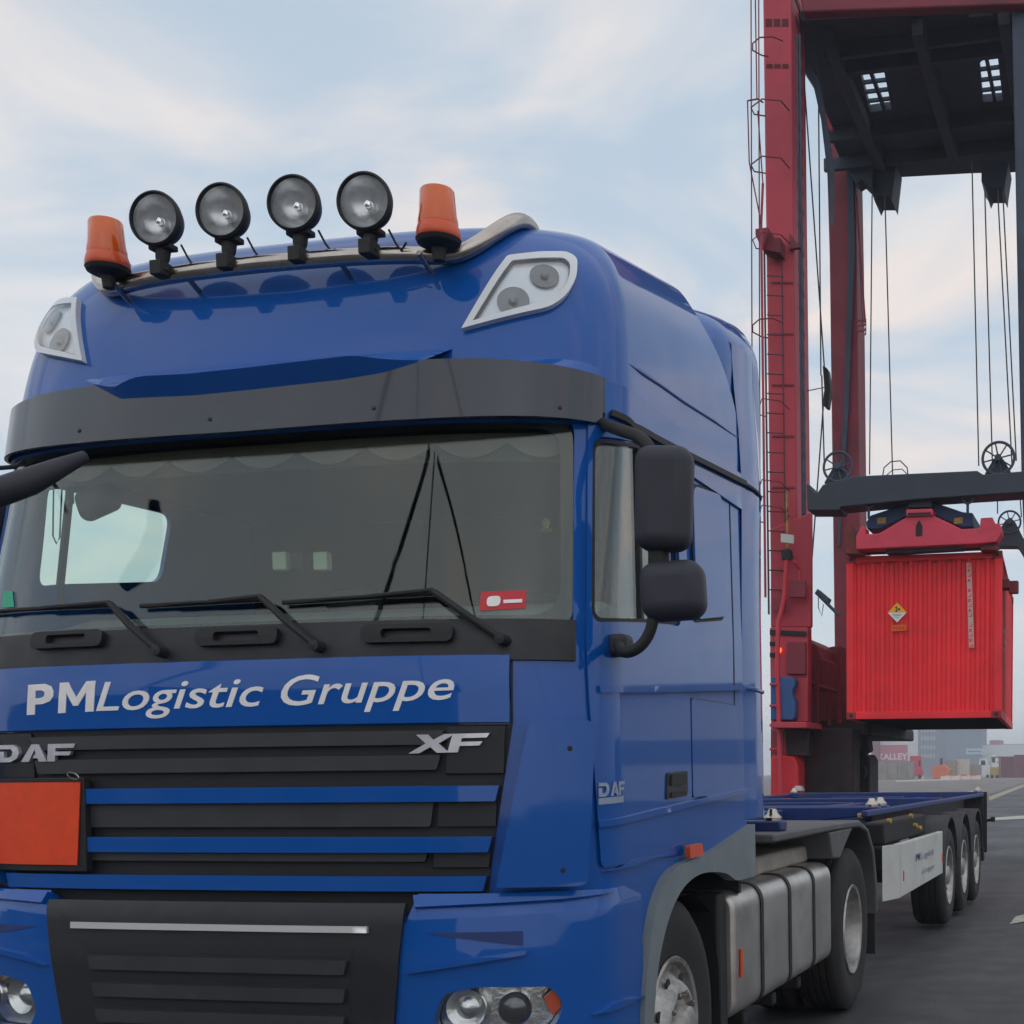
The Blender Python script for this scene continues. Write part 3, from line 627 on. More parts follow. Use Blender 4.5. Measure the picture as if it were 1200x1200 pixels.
        q = BUMP.uvs([(648, 1190), (658, 1180), (657, 1165), (648, 1160), (638, 1170)]); patch('turn_signal', BUMP, f_(q), [], -.004, .01, AMBERD, ln, step=(.03, .03))
    # ---- wheel arch trim (grey) and side marker
    for s in (1, -1):
        ao = [(UC+y-_A, z) for y, z in ((.50, .32), (.53, .62), (.58, .82), (.70, 1.0), (.86, 1.095), (1.06, 1.12), (1.4, 1.135), (YR+.02, 1.225))]
        ai = [(UC+y-_A, z) for y, z in ((YR+.02, 1.0), (1.75, 1.0), (1.62, 1.04), (1.42, 1.06), (1.2, 1.065), (1.0, 1.03), (.84, .95), (.70, .80), (.64, .62), (.62, .32))]
        pp = rnd(ao+ai, [0]+[.12]*(len(ao)-2)+[0, 0]+[.12]*(len(ai)-2)+[0], 5)
        patch('wheel_arch_trim', BODY, mirror_poly(pp)[::1] if s < 0 else pp, [], .035, .05, GRAYP, truck, bevel=.012, step=(.05, .05))
    mk = BODY.uvs([(806, 1006), (821, 1002), (820, 988), (805, 991)], .04); patch('side_marker', BODY, rnd(mk, .008), [], .052, .02, AMBERD, truck, bevel=.003)
    # inner dark wheel housing
    pts = [(y, z) for y, z in ((.60, .35), (.64, .62), (.72, .82), (.86, .98), (1.1, 1.06), (1.4, 1.05), (1.62, .95), (1.72, .7), (1.74, .35))]
    for s in (1, -1):
        bm = bmesh.new(); v0 = [bm.verts.new((s*1.20, a, b)) for a, b in pts]; v1 = [bm.verts.new((s*.6, a, b)) for a, b in pts]
        for i in range(len(pts)-1): bm.faces.new((v0[i], v0[i+1], v1[i+1], v1[i]))
        bm.faces.new(v1)
        finish('wheel_housing', bm, BLACK, truck)
    return uw, ul, ub
uw, ul, ub = cab()

# ---- roof
class Roof:
    prof_i = [0, .005, .02, .045, .085, .14, .21, .32, .50, .75, 1.0]     # inset as share of half width
    prof_h = [0, .13, .29, .43, .525, .60, .64, .665, .685, .695, .70]      # height above base ring
    base = 2.80
    def P(s, u, v):
        x, y = plan(u); i = np.interp(v, np.linspace(0, 1, 11), s.prof_i); h = np.interp(v, np.linspace(0, 1, 11), s.prof_h)
        k = min(max((2.4-abs(u))/1.2, 0), 1); k = k*k*(3-2*k)
        Wt = 1.235*(1-i); yy = y + (.02+ .80*i+ .10*h)*k
        z = s.base+.0 + h*(1+.06*yy)
        return np.array([math.copysign(x, u)*Wt/_W, yy, z])
    at = Surf.at
    def uv(s, px, py, h=0):
        best = None; tgt = np.array([px, py])
        for u0 in (0, .6, 1.1, 1.5):
            for v0 in (.2, .45):
                q = np.array([u0, v0])
                for _ in range(30):
                    f = proj(s.at(*q, h))-tgt
                    J = np.array([(proj(s.at(q[0]+1e-3, q[1], h))-tgt-f)/1e-3, (proj(s.at(q[0], q[1]+1e-3, h))-tgt-f)/1e-3]).T
                    try: st = np.linalg.solve(J, -f)
                    except Exception: break
                    st = np.clip(st, -.15, .15); q = q+st; q[1] = min(max(q[1], .0), .9); q[0] = min(max(q[0], -1.6), 4)
                    if np.abs(st).max() < 1e-6: break
                e = float(np.linalg.norm(proj(s.at(*q, h))-tgt)); dep = float((np.array(s.at(*q, h))-CAM_P)@FW)
                if best is None or e < best[0]-.5 or (e < best[0]+.5 and dep < best[1]): best = (e, dep, q.copy())
        if best[0] > 3: print('roof miss', px, py, best[0])
        return float(best[2][0]), float(best[2][1])
    uvs = Surf.uvs
class RoofS(Roof):                   # smoothed sampling of the profile
    def __init__(s):
        t = np.linspace(0, 1, 11); tt = np.linspace(0, 1, 201)
        def sm(a):
            v = np.interp(tt, t, a)
            for _ in range(60): v[1:-1] = (v[:-2]+2*v[1:-1]+v[2:])/4
            return v
        s.tt, s.i2, s.h2 = tt, sm(s.prof_i), sm(s.prof_h)
    def P(s, u, v):
        x, y = plan(u); i = np.interp(v, s.tt, s.i2); h = np.interp(v, s.tt, s.h2)
        k = min(max((2.4-abs(u))/1.2, 0), 1); k = k*k*(3-2*k)
        Wt = 1.235*(1-i); yy = y+(.29+.80*i+.18*h)*k; z = s.base+h*(1+.26*(yy-.3))
        return np.array([math.copysign(x, u)*Wt/_W, yy, z])
ROOF = RoofS()
def roof():
    bm = bmesh.new(); U = np.concatenate([np.linspace(-UR-.05, -UC, 18)[:-1], np.linspace(-UC, UC, 97), np.linspace(UC, UR+.05, 18)[1:]]); V = np.linspace(0, 1, 48)
    def ur(u, v):
        t = min(max((v-.14)/.30, 0), 1); t = t*t*(3-2*t); f = 1-.20*t
        return u if abs(u) <= UC else math.copysign(UC+(abs(u)-UC)*f, u)
    g = [[bm.verts.new(ROOF.P(ur(u, v), v)) for u in U] for v in V]
    for j in range(len(V)-1):
        for i in range(len(U)-1): bm.faces.new((g[j][i], g[j][i+1], g[j+1][i+1], g[j+1][i]))
    # underside and back are closed by a rear cap
    n = len(U)-1
    cap = [g[j][n] for j in range(len(V))]+[g[j][0] for j in range(len(V)-2, -1, -1)]
    try: bm.faces.new(cap)
    except Exception: pass
    rf = finish('cab_roof', bm, BLUE, truck, ang=60)
    # lower body band under the roof panel (above the rain rail), blue lip behind the visor
    patch('roof_band', BODY, [(-UR, 2.64), (-1.25, 2.64), (1.25, 2.64), (UR, 2.64), (UR, 2.80), (-UR, 2.80)], [], .012, .03, BLUE, truck, bevel=.008)
    for s in (1, -1):
        for q, rr in ((((738, 427), (752, 437), (775, 452), (800, 470), (835, 492), (866, 514)), .009), (((742, 460), (775, 482), (800, 497), (835, 518), (866, 537)), .007)):
            bm = bmesh.new(); P_ = []
            for a in q: p = atx(*a, 1.222); P_.append(Vector((s*(p[0]+.0), p[1], p[2])))
            tube(bm, P_, [.002]+[rr]*(len(P_)-2)+[.003], 10); finish('roof_crease', bm, BLUE, rf)
    # roof headlights
    o = [(543, 389), (596, 305), (632, 301), (664, 301), (675, 308), (674, 330), (664, 350), (645, 364)]
    i_ = [(556, 380), (601, 311), (635, 308), (660, 308), (667, 314), (666, 330), (658, 345), (641, 357)]
    ou = rnd(ROOF.uvs(o), [.0, .01, .02, .02, .02, .02, .03, .03], 3); iu = rnd(ROOF.uvs(i_), [.0, .01, .02, .02, .02, .02, .03, .03], 3)
    WR = mat('white_lamp_surround', (.62, .64, .68), .35, var=.05, vs=9)
    for s in (1, -1):
        fl = (lambda p: p) if s > 0 else mirror_poly
        fr = patch('roof_headlight', ROOF, fl(ou), [fl(iu)], .022, .022, WR, truck, bevel=.005, step=(.03, .02))
        patch('lamp_backing', ROOF, fl(iu), [], .004, .003, LAMPW, fr, step=(.03, .02))
        patch('lamp_lens', ROOF, fl(iu), [], .020, .003, LENS, fr, step=(.03, .02))
        for (px, py, rr) in ((602, 355, .055), (638, 326, .05)):
            a, v = ROOF.uv(px, py); cc = ROOF.at(s*a, v, .004); nn = (ROOF.at(s*a, v, .02)-ROOF.at(s*a, v, 0)).normalized()
            bm = bmesh.new(); lathe(bm, [(0, rr), (.008, rr), (.010, rr*.8), (.003, rr*.3), (.012, rr*.15), (.013, .001)], cc, nn, 24); finish('lamp_bowl', bm, LAMPD, fr)
        tri = ROOF.uvs([(553, 384), (572, 381), (596, 318)]); patch('lamp_surround_edge', ROOF, fl(iu), [fl([(a*.97+.03*np.mean([p[0] for p in iu]), b*.97+.03*np.mean([p[1] for p in iu])) for a, b in iu])], .016, .012, CHAR, fr, step=(.03, .02))
    # visor
    vb = VIS.uv(350, 503)[1]; vt = VIS.uv(350, 450)[1]; print('visor', vb, vt, VIS.uv(690, 488), VIS.uv(708, 432))
    ue = UC-.10
    vp = [(-ue+.03, vb+.02), (-.7, vb+.006), (0, vb), (.7, vb+.006), (ue-.03, vb+.02), (ue+.06, vt+.02), (.9, vt+.05), (0, vt+.055), (-.9, vt+.05), (-ue-.06, vt+.02)]
    vz = patch('sun_visor', VIS, vp, [], .015, .012, SMOKE, truck, bevel=.003, step=(.03, .04))
    # the forehead's overhanging lower lip, tilted so that it faces down
    q = VIS.uvs([(104, 448), (145, 470), (230, 466), (300, 459), (400, 448), (450, 440), (490, 428), (512, 419)])
    bm = bmesh.new(); top_ = []; low_ = []
    for k in range(41):
        u = q[0][0]+(q[-1][0]-q[0][0])*k/40; z = float(np.interp(u, [a for a, b in q], [b for a, b in q])); zt_ = VIS.uv(300, 440)[1]+.03
        e_ = min(1, min(k, 40-k)/9); e_ = e_*e_*(3-2*e_); top_.append(bm.verts.new(VIS.at(u, z+.048*e_+.002, .014+.055*e_))); low_.append(bm.verts.new(VIS.at(u, z, .0145)))
    for k in range(40): bm.faces.new((low_[k], low_[k+1], top_[k+1], top_[k]))
    tp = [bm.verts.new(ROOF.at(q[0][0]+(q[-1][0]-q[0][0])*k/40, .14, -.002)) for k in range(41)]
    for k in range(40): bm.faces.new((top_[k], top_[k+1], tp[k+1], tp[k]))
    finish('forehead_lip', bm, BLUE, truck, ang=80)
    # gap filler between visor top and roof
    bm = bmesh.new(); U = np.linspace(-UC, UC, 80)
    a = [bm.verts.new(VIS.at(u, vt+.03, -.0)) for u in U]; b = [bm.verts.new(ROOF.at(u, .12, -.005)) for u in U]
    for i in range(79): bm.faces.new((a[i], a[i+1], b[i+1], b[i]))
    bmesh.ops.recalc_face_normals(bm, faces=bm.faces)
    finish('visor_shelf', bm, BLUE, truck)
    # underside of the visor
    bm = bmesh.new()
    a = [bm.verts.new(VIS.at(u, vb+.022, .0)) for u in U[6:-6]]; b = [bm.verts.new(BODY.at(u, 2.665, .004)) for u in U[6:-6]]
    for i in range(len(a)-1): bm.faces.new((a[i], b[i], b[i+1], a[i+1]))
    finish('visor_underside', bm, BLACK, truck)
    for px in (100, 250, 440, 655):
        u, v = VIS.uv(px, 488+abs(px-400)*-.02); bm = bmesh.new(); lathe(bm, [(0, .008), (.004, .007), (.006, .001)], VIS.at(u, vb+.05, .014), (VIS.at(u, vb+.05, 1)-VIS.at(u, vb+.05, 0)).normalized(), 10); finish('visor_screw', bm, CHAR, vz)
    # light bar
    Yb = .345; zb = float(at(330, 307, Yb)[2]); bm = bmesh.new()
    pts = []
    P = [(120, 326), (160, 322), (240, 315), (330, 307), (440, 299), (520, 293), (548, 290), (568, 282), (590, 267), (604, 260), (613, 261), (620, 268)]
    right = [Vector(at(a, b, Yb)) for a, b in P if a > 300]
    xr = [p.x for p in right]
    half = [(0, 0), (.3, .003), (.62, .012), (.74, .03), (.80, .045)]
    R_ = [Vector((a, Yb+b, zb)) for a, b in ((0, 0), (.25, .006), (.45, .025), (.60, .06), (.69, .105))]
    e = [Vector(at(560, 287, .48)), Vector(at(588, 267, .55)), Vector(at(603, 259, .61)), Vector(at(613, 259, .67)), Vector(at(622, 266, .73)), Vector(at(628, 284, .79))]
    full = R_+e
    fine = []
    for A, B in zip(full, full[1:]): fine += [A.lerp(B, t) for t in (0, .33, .66)]
    fine.append(full[-1])
    for _ in range(4): fine = [fine[0]]+[(fine[i-1]+fine[i]*2+fine[i+1])/4 for i in range(1, len(fine)-1)]+[fine[-1]]
    whole = [Vector((-p.x, p.y, p.z)) for p in fine[::-1]]+fine[1:]
    tube(bm, whole, .029, 16); lb = finish('light_bar', bm, STEEL, truck)
    for s in (-1, 1):
        for xx in (.30, .60):
            bm = bmesh.new(); tube(bm, [Vector((s*xx, Yb+.01, zb-.01)), Vector((s*xx, Yb+.10, zb-.05))], .010, 8); finish('bar_bracket', bm, STEEL, truck)
    # four spot lamps
    for px, py in ((183, 257), (261, 248), (345, 239), (428, 237)):
        c = Vector(at(px, py, .31)); ax = Vector((.10, -1, -.02)).normalized(); rr = .093 if px != 428 else .096
        bm = bmesh.new(); lathe(bm, [(-.085, .02), (-.08, .045), (-.055, .072), (-.015, rr*.96), (.0, rr), (.014, rr), (.020, rr*.93), (.016, rr*.90), (.004, rr*.90)], c, ax, 40, cap=False)
        sp = finish('spot_lamp', bm, BLACK, truck)
        bm = bmesh.new(); lathe(bm, [(.004, rr*.895), (-.02, rr*.8), (-.05, rr*.55), (-.062, .018), (-.03, .015), (-.028, .001)], c, ax, 40, cap=False); finish('reflector', bm, LAMPG, sp)
        bm = bmesh.new(); lathe(bm, [(-.035, .012), (-.012, .011), (-.008, .001)], c, ax, 14); finish('bulb_cap', bm, CHROME, sp)
        bm = bmesh.new(); lathe(bm, [(.006, rr*.90), (.013, rr*.6), (.017, rr*.3), (.018, .001)], c, ax, 40, cap=False); finish('lens', bm, LENS, sp)
        bm = bmesh.new(); bt = Vector((c.x, .325, zb)); top = c+Vector((0, .03, -rr*.98))
        lathe(bm, [(0, .028), ((top-bt).length*.35, .017), ((top-bt).length*.6, .024), ((top-bt).length, .026)], bt, (top-bt), 14); box(bm, top+Vector((0, 0, .004)), (.085, .05, .02))
        box(bm, bt+Vector((0, 0, .005)), (.045, .07, .05)); finish('lamp_bracket', bm, BLACK, sp, bevel=.004)
        bm = bmesh.new(); q = [c+Vector((.05, .06, -rr*.75)), c+Vector((.075, .06, -rr*1.25)), c+Vector((.10, .05, -rr*1.55)), Vector((c.x+.13, .34, zb+.02))]; tube(bm, q, .004, 6); finish('lamp_cable', bm, BLACK, sp)
    # two amber beacons
    for px, py in ((125, 285), (513, 250)):
        c = Vector(at(px, py+2, .35)); 
        bm = bmesh.new(); lathe(bm, [(-.035, .066), (-.025, .067), (.0, .062), (.075, .057), (.082, .052), (.088, .033), (.09, .001)], c, (0, 0, 1), 28); bc = finish('beacon', bm, AMBER, truck)
        bm = bmesh.new(); lathe(bm, [(-.03, .05), (.0, .04), (.05, .038), (.065, .02), (.066, .001)], c, (0, 0, 1), 16); finish('beacon_rotor', bm, AMBERD, bc)
        bm = bmesh.new(); lathe(bm, [(-.080, .071), (-.070, .075), (-.052, .072), (-.036, .067)], c, (0, 0, 1), 28); finish('beacon_skirt', bm, AMBERD, bc)
        bm = bmesh.new(); lathe(bm, [(-.105, .05), (-.095, .070), (-.082, .076), (-.079, .073)], c, (0, 0, 1), 28); lathe(bm, [(-.15, .020), (-.11, .024), (-.10, .04)], c, (0, 0, 1), 16); finish('beacon_base', bm, BLACK, bc)
roof()

def fairing():
    # side deflectors behind the cab and the roof spoiler's raised tail
    for s in (1, -1):
        bm = bmesh.new(); rows = []
        prof = [(YR-.03, 0), (YR+.12, .010), (YR+.24, .006), (YR+.34, -.010), (YR+.40, -.03)]
        zs = [(1.34, 0, 1.04), (1.7, 0, 1.02), (2.3, 0, 1.0), (2.86, 0, 1.0), (3.1, -.02, 1.05), (3.3, -.045, 1.12), (3.44, -.058, 1.15), (3.52, -.062, 1.18)]
        for z, dxx, k in zs: rows.append([Vector((s*(1.245+dxx+b), YR-.03+(a-YR+.03)*k+max(0, z-2.6)*.12, z)) for a, b in prof])
        g = [[bm.verts.new(p) for p in r] for r in rows]; h = [[bm.verts.new(p-Vector((s*.02, 0, 0))) for p in r] for r in rows]
        for j in range(len(g)-1):
            for i in range(len(prof)-1):
                bm.faces.new((g[j][i], g[j][i+1], g[j+1][i+1], g[j+1][i])); bm.faces.new((h[j][i], h[j+1][i], h[j+1][i+1], h[j][i+1]))
            m = len(prof)-1; bm.faces.new((g[j][m], h[j][m], h[j+1][m], g[j+1][m]))
        bmesh.ops.recalc_face_normals(bm, faces=bm.faces); f = finish('side_fairing', bm, BLUE, truck, ang=50)
        q = [Vector((s*(1.250+b), a, 2.86)) for a, b in prof]; bm = bmesh.new(); tube(bm, q, .010, 6); finish('fairing_seam', bm, BLACK, f)
        q = [Vector((s*(1.248+b), a, 1.94)) for a, b in prof]; bm = bmesh.new(); tube(bm, q, .010, 6); finish('fairing_rib', bm, BLUE, f)
    # roof spoiler: closed hull behind the roof
    bm = bmesh.new(); prof = [(-.62, 3.38, .98), (-.40, 3.50, 1.04), (-.18, 3.60, 1.14), (.0, 3.66, 1.19), (.28, 3.73, 1.19), (.48, 3.77, 1.19), (.56, 3.765, 1.185)]; rings = []
    for a, zt, W in prof:
        y = YR+a; r = []
        for k in range(41):
            t = math.pi*k/40; cx, cz = math.cos(t), math.sin(t); x = W*math.copysign(abs(cx)**.35, cx); z = 3.0+(zt-3.0)*abs(cz)**.22+.08*(1-(x/W)**2); r.append(bm.verts.new((x, y, z)))
        rings.append(r)
    for A, B in zip(rings, rings[1:]):
        for k in range(40): bm.faces.new((A[k], B[k], B[k+1], A[k+1]))
    bm.faces.new(rings[0]); bm.faces.new(rings[-1][::-1]); bmesh.ops.recalc_face_normals(bm, faces=bm.faces)
    finish('roof_spoiler', bm, BLUE, truck, ang=50)
fairing()

def rbox(name, c, s, bev, m, parent, rot=None, taper=None, seg=4):
    bm = bmesh.new(); vs = box(bm, (0, 0, 0), s)
    if taper:
        for v in vs:
            t = (v.co.z/s[2]+.5); v.co.x *= 1+taper*(t-.5)
    o = finish(name, bm, m, parent, bevel=bev, seg=seg, ang=45)
    bm = bmesh.new(); bm.from_mesh(o.data)
    mt = Matrix.Translation(c) @ (rot.to_4x4() if rot else Matrix.Identity(4)); bmesh.ops.transform(bm, matrix=mt, verts=bm.verts); bm.to_mesh(o.data); bm.free()
    return o
def mirrors():
    for s in (1,):
        a, b = at(742, 583, .21), at(808, 583, .21); c = (a+b)/2; hh = at(775, 521, .21)[2]-at(775, 645, .21)[2]
        rot = Matrix.Rotation(R(2), 3, 'Y') @ Matrix.Rotation(R(8), 3, 'Z')
        rbox('mirror_housing', c+np.array([0, .03, 0]), (b[0]-a[0]-.004, .13, hh-.0), .052, MIRR, truck, rot, taper=.04, seg=6)
        a, b = at(748, 691, .21), at(822, 691, .21); c2 = (a+b)/2; h2 = at(785, 656, .21)[2]-at(785, 726, .21)[2]
        rbox('mirror_housing', c2+np.array([0, .04, 0]), (b[0]-a[0]-.004, .15, h2), .055, MIRR, truck, Matrix.Rotation(R(-3), 3, 'Y') @ Matrix.Rotation(R(8), 3, 'Z'), seg=6)
        bm = bmesh.new(); m0 = at(772, 640, .25); m1 = at(772, 662, .25); tube(bm, [m0, m1], .035, 12); finish('mirror_joint', bm, BLACK, truck)
        # upper arm: from the A pillar top to the housing; lower arm: curved tube to a foot on the door
        bm = bmesh.new(); q = [Vector(BODY.at(*BODY.uv(706, 498), .01))]+[Vector(at(*p)) for p in ((728, 505, 0.29), (748, 510, 0.25), (760, 522, 0.23), (765, 535, 0.23))]
        fine = []
        for A, B in zip(q, q[1:]): fine += [A.lerp(B, t) for t in (0, .33, .66)]
        fine.append(q[-1])
        for _ in range(3): fine = [fine[0]]+[(fine[i-1]+fine[i]*2+fine[i+1])/4 for i in range(1, len(fine)-1)]+[fine[-1]]
        tube(bm, fine, .021, 12); finish('mirror_arm', bm, BLACK, truck)
        bm = bmesh.new(); q = [Vector(BODY.at(*BODY.uv(713, 757), .04))]+[Vector(at(*p)) for p in ((728, 766, 0.23), (745, 763, 0.22), (758, 750, 0.22), (765, 732, 0.22), (766, 715, 0.22))]
        fine = [];
        for A, B in zip(q, q[1:]): fine += [A.lerp(B, t) for t in (0, .33, .66)]
        fine.append(q[-1])
        for _ in range(3): fine = [fine[0]]+[(fine[i-1]+fine[i]*2+fine[i+1])/4 for i in range(1, len(fine)-1)]+[fine[-1]]
        tube(bm, fine, .019, 12); finish('mirror_arm', bm, BLACK, truck)
        u, z = BODY.uv(718, 757); p = BODY.at(u, z, .03); rbox('mirror_foot', p, (.07, .09, .075), .02, MIRR, truck)
    # passenger side: mirrors seen past the pillar and the kerb mirror on its arm
    bm = bmesh.new(); q = [Vector(at(*p)) for p in ((100, 535, .10), (70, 548, .02), (35, 564, -.05), (-5, 578, -.10), (-30, 590, -.12))]; tube(bm, q, [.02, .032, .045, .047, .03], 12); finish('front_mirror_arm', bm, MIRR, truck)
    bm = bmesh.new(); tube(bm, [Vector(at(-20, 550, .15)), Vector(at(18, 547, .25)), Vector(at(28, 540, .33))], .008, 8); finish('mirror_arm', bm, BLACK, truck)
    c = at(112, 583, .9); rbox('mirror_housing', np.array([-1.45, .62, 2.57]), (.22, .12, .22), .05, MIRR, truck, Matrix.Rotation(R(20), 3, 'Y'))
    c = at(115, 587, .44); 
    rbox('interior_mirror', c, (.17, .07, .115), .034, BLACK, truck, Matrix.Rotation(R(-18), 3, 'Y'), seg=5)
    bm = bmesh.new(); tube(bm, [Vector(at(82, 590, .45)), Vector(at(82, 562, .45)), Vector(at(98, 556, .45)), Vector(at(125, 560, .45)), Vector(at(137, 575, .45))], .014, 8); finish('interior_mirror_arm', bm, BLACK, truck)
    bm = bmesh.new(); tube(bm, [Vector(at(63, 562, .35)), Vector(at(62, 628, .35)), Vector(at(66, 637, .35)), Vector(at(70, 630, .35)), Vector(at(73, 562, .35))], .003, 6); finish('toll_tag_cord', bm, BLACK, truck)
mirrors()

def wipers():
    for p, a, bl in (((590, 752), (510, 697), (334, 708)), ((378, 760), (312, 704), (168, 712)), ((195, 766), (137, 711), (-20, 722))):
        q = [BODY.uv(*p), BODY.uv(*a), BODY.uv(*bl)]
        bm = bmesh.new(); pts = [BODY.at(*q[0], .04), BODY.at(*q[0], .05).lerp(BODY.at(*q[1], .045), .5)+Vector((0, -.01, .0)), BODY.at(*q[1], .04)]
        tube(bm, pts, [.011, .012, .009], 8); tube(bm, [pts[0]+Vector((-.03, 0, .03)), pts[2]+Vector((.015, 0, .0))], .004, 6); wp = finish('wiper_arm', bm, BLACK, truck)
        bm = bmesh.new(); lathe(bm, [(-.03, .02), (.02, .018), (.024, .001)], BODY.at(*q[0], .035), (0, -1, .1), 12); finish('wiper_pivot', bm, BLACK, wp)
        k = 12; l = [BODY.at(q[1][0]+(q[2][0]-q[1][0])*i/k+.0, q[1][1]+(q[2][1]-q[1][1])*i/k, .013) for i in range(k+1)]
        bm = bmesh.new(); tube(bm, l, .008, 6); tube(bm, [l[3]-Vector((0, .014, 0)), l[9]-Vector((0, .014, 0))], .005, 6); tube(bm, [pts[2], l[5]-Vector((0, .014, 0))], .007, 6); finish('wiper_blade', bm, BLACK, wp)
wipers()

def wheel(x, y, z, r, side, parent, w=.30, dish=.05, rimr=.29, name='wheel'):
    """side +1: outer face looks to +x"""
    ax = Vector((side, 0, 0)); O = Vector((x, y, z)); bm = bmesh.new()
    prof = [(-w, r*.62), (-w, r*.93), (-w+.03, r*.985), (-w+.05, r)]
    for g in range(4):
        t = -w+.06+(w-.12)*(g+.5)/4.0; prof += [(t-.008, r), (t-.006, r-.012), (t+.006, r-.012), (t+.008, r)]
    prof += [(-.05, r), (-.03, r*.985), (0.0, r*.90), (.006, r*.78), (-.004, r*.66), (-.012, rimr+.008), (-.03, rimr)]
    lathe(bm, prof, O, ax, 56, cap=False); t = finish(name, bm, TYRE, parent)
    bm = bmesh.new(); prof = [(-.01, rimr+.004), (.0, rimr-.002), (-.006, rimr-.02), (-.03, rimr-.03), (-dish-.05, rimr-.045), (-dish-.06, rimr-.06), (-dish, rimr*.62), (-dish+.01, rimr*.52), (-dish-.012, rimr*.46), (-dish-.012, .105), (-dish+.035, .092), (-dish+.045, .07), (-dish+.047, .001)]
    lathe(bm, prof, O, ax, 48, cap=False); ax2 = Vector((0, 1, 0)); ax3 = Vector((0, 0, 1))
    n0 = len(bm.faces)
    for k in range(10):
        a = 2*math.pi*k/10; d = ax2*math.cos(a)+ax3*math.sin(a); lathe(bm, [(0, .014), (.03, .013), (.034, .001)], O+d*.145+ax*(-dish-.012), ax, 8)
    n1_ = len(bm.faces)
    for k in range(8):
        a = 2*math.pi*(k+.5)/8; d = ax2*math.cos(a)+ax3*math.sin(a); lathe(bm, [(0, .024), (.004, .024)], O+d*rimr*.71+ax*(-dish-.026), ax, 10)
    bm.faces.ensure_lookup_table()
    for k, f in enumerate(bm.faces): f.material_index = 0 if k < n0 else (1 if k < n1_ else 2)
    finish('rim', bm, [RIM, STEEL, BLACK], t)
    return t
def chassis():
    wheel(1.20, 1.13, .53, .53, 1, truck, dish=-.02); wheel(-1.20, 1.13, .53, .53, -1, truck, dish=-.02)
    wheel(1.22, 4.67, .53, .53, 1, truck, dish=.12); wheel(.90, 4.67, .53, .53, 1, truck, dish=.12); wheel(-1.22, 4.67, .53, .53, -1, truck, dish=.12); wheel(-.90, 4.67, .53, .53, -1, truck, dish=.12)
    bm = bmesh.new()
    for s in (1, -1): boxb(bm, (s*.36, .5, .62), (s*.44, 5.5, .92))
    for y in (1.5, 2.6, 3.6, 5.2): boxb(bm, (-.36, y, .66), (.36, y+.1, .88))
    finish('chassis_rails', bm, CHAS, truck, bevel=.006)
    bm = bmesh.new(); tube(bm, [(-1.0, 4.67, .53), (1.0, 4.67, .53)], .10, 14); finish('axle', bm, CHAS, truck); bm = bmesh.new(); tube(bm, [(-1.0, 1.13, .5), (1.0, 1.13, .5)], .07, 12); finish('axle', bm, CHAS, truck)
    bm = bmesh.new(); pts = [(-.5, 4.0), (-.42, 4.62), (-.18, 5.0), (-.10, 5.0), (-.05, 4.7), (.05, 4.7), (.10, 5.0), (.18, 5.0), (.42, 4.62), (.5, 4.0)]
    prism(bm, [(a, b-.1, 1.0) for a, b in pts], (0, 0, .06)); finish('fifth_wheel', bm, CHAS, truck, bevel=.01)
    # fuel tank: rounded section along y, straps, filler
    y0, y1 = 1.86, 3.92; zb, zt = .43, 1.02; x0, x1 = .60, 1.235
    sec = rnd([(x0, zb), (x1, zb), (x1, zt), (x0, zt)], [.09, .09, .10, .10], 8)
    bm = bmesh.new(); prism(bm, [(a, y0, b) for a, b in sec], (0, y1-y0, 0)); tk = finish('fuel_tank', bm, TANK, truck, bevel=.02, seg=3)
    sec2 = rnd([(x0-.006, zb-.006), (x1+.006, zb-.006), (x1+.006, zt+.006), (x0-.006, zt+.006)], [.095, .095, .105, .105], 8)
    for yy in (2.30, 2.86, 3.42):
        bm = bmesh.new(); prism(bm, [(a, yy, b) for a, b in sec2], (0, .05, 0)); finish('tank_strap', bm, BLACK, tk)
        bm = bmesh.new(); boxb(bm, (.5, yy-.01, .33), (1.15, yy+.06, .395)); finish('tank_bracket', bm, CHAS, tk, bevel=.01)
    bm = bmesh.new(); lathe(bm, [(0, .05), (.05, .05), (.055, .001)], (1.05, 2.05, zt), (0, 0, 1), 16); finish('filler_cap', bm, AMBERD, tk)
    bm = bmesh.new(); boxb(bm, (1.239, 1.93, .62), (1.245, 1.96, .75)); finish('side_reflector', bm, AMBERD, tk)
    # battery box / steps between cab and tank, catwalk, air tanks
    bm = bmesh.new(); boxb(bm, (.5, 2.5, .96), (1.12, 4.0, 1.0)); finish('catwalk', bm, GRAYP, truck, bevel=.01)
    bm = bmesh.new(); boxb(bm, (-1.12, 2.3, .5), (-.5, 4.0, 1.0)); finish('battery_box', bm, GRAYP, truck, bevel=.01)
    bm = bmesh.new(); boxb(bm, (.62, 2.75, 1.02), (1.10, 3.9, 1.12)); finish('battery_cover', bm, mat('pale_cover', (.30, .27, .24), .6, var=.2, vs=8), truck, bevel=.02)
    for x in (.95, 1.05): 
        pass
    # rear mudguards
    for s in (1, -1):
        pr = [(2.5, 1.25), (3.9, 1.25), (4.7, 1.24), (5.02, 1.17), (5.22, 1.02), (5.32, .80), (5.34, .58)]
        bm = bmesh.new(); o = [(s*1.26, a, b) for a, b in pr]; i = [(s*1.26, a-.0*1, b-.045) if k < 3 else (s*1.26, a-.045, b-.02) for k, (a, b) in enumerate(pr)]
        prism(bm, o+i[::-1], (-s*.66, 0, 0)); mg = finish('mudguard', bm, mat('mudguard_grey', (.085, .085, .09), .6, var=.15, vs=5, dirt=(.16, .15, .14), ds=4, da=.4), truck, bevel=.012, ang=50)
        bm = bmesh.new(); boxb(bm, (s*.75, 5.32, .28), (s*1.24, 5.335, .62)); finish('mud_flap', bm, BLACK, mg)
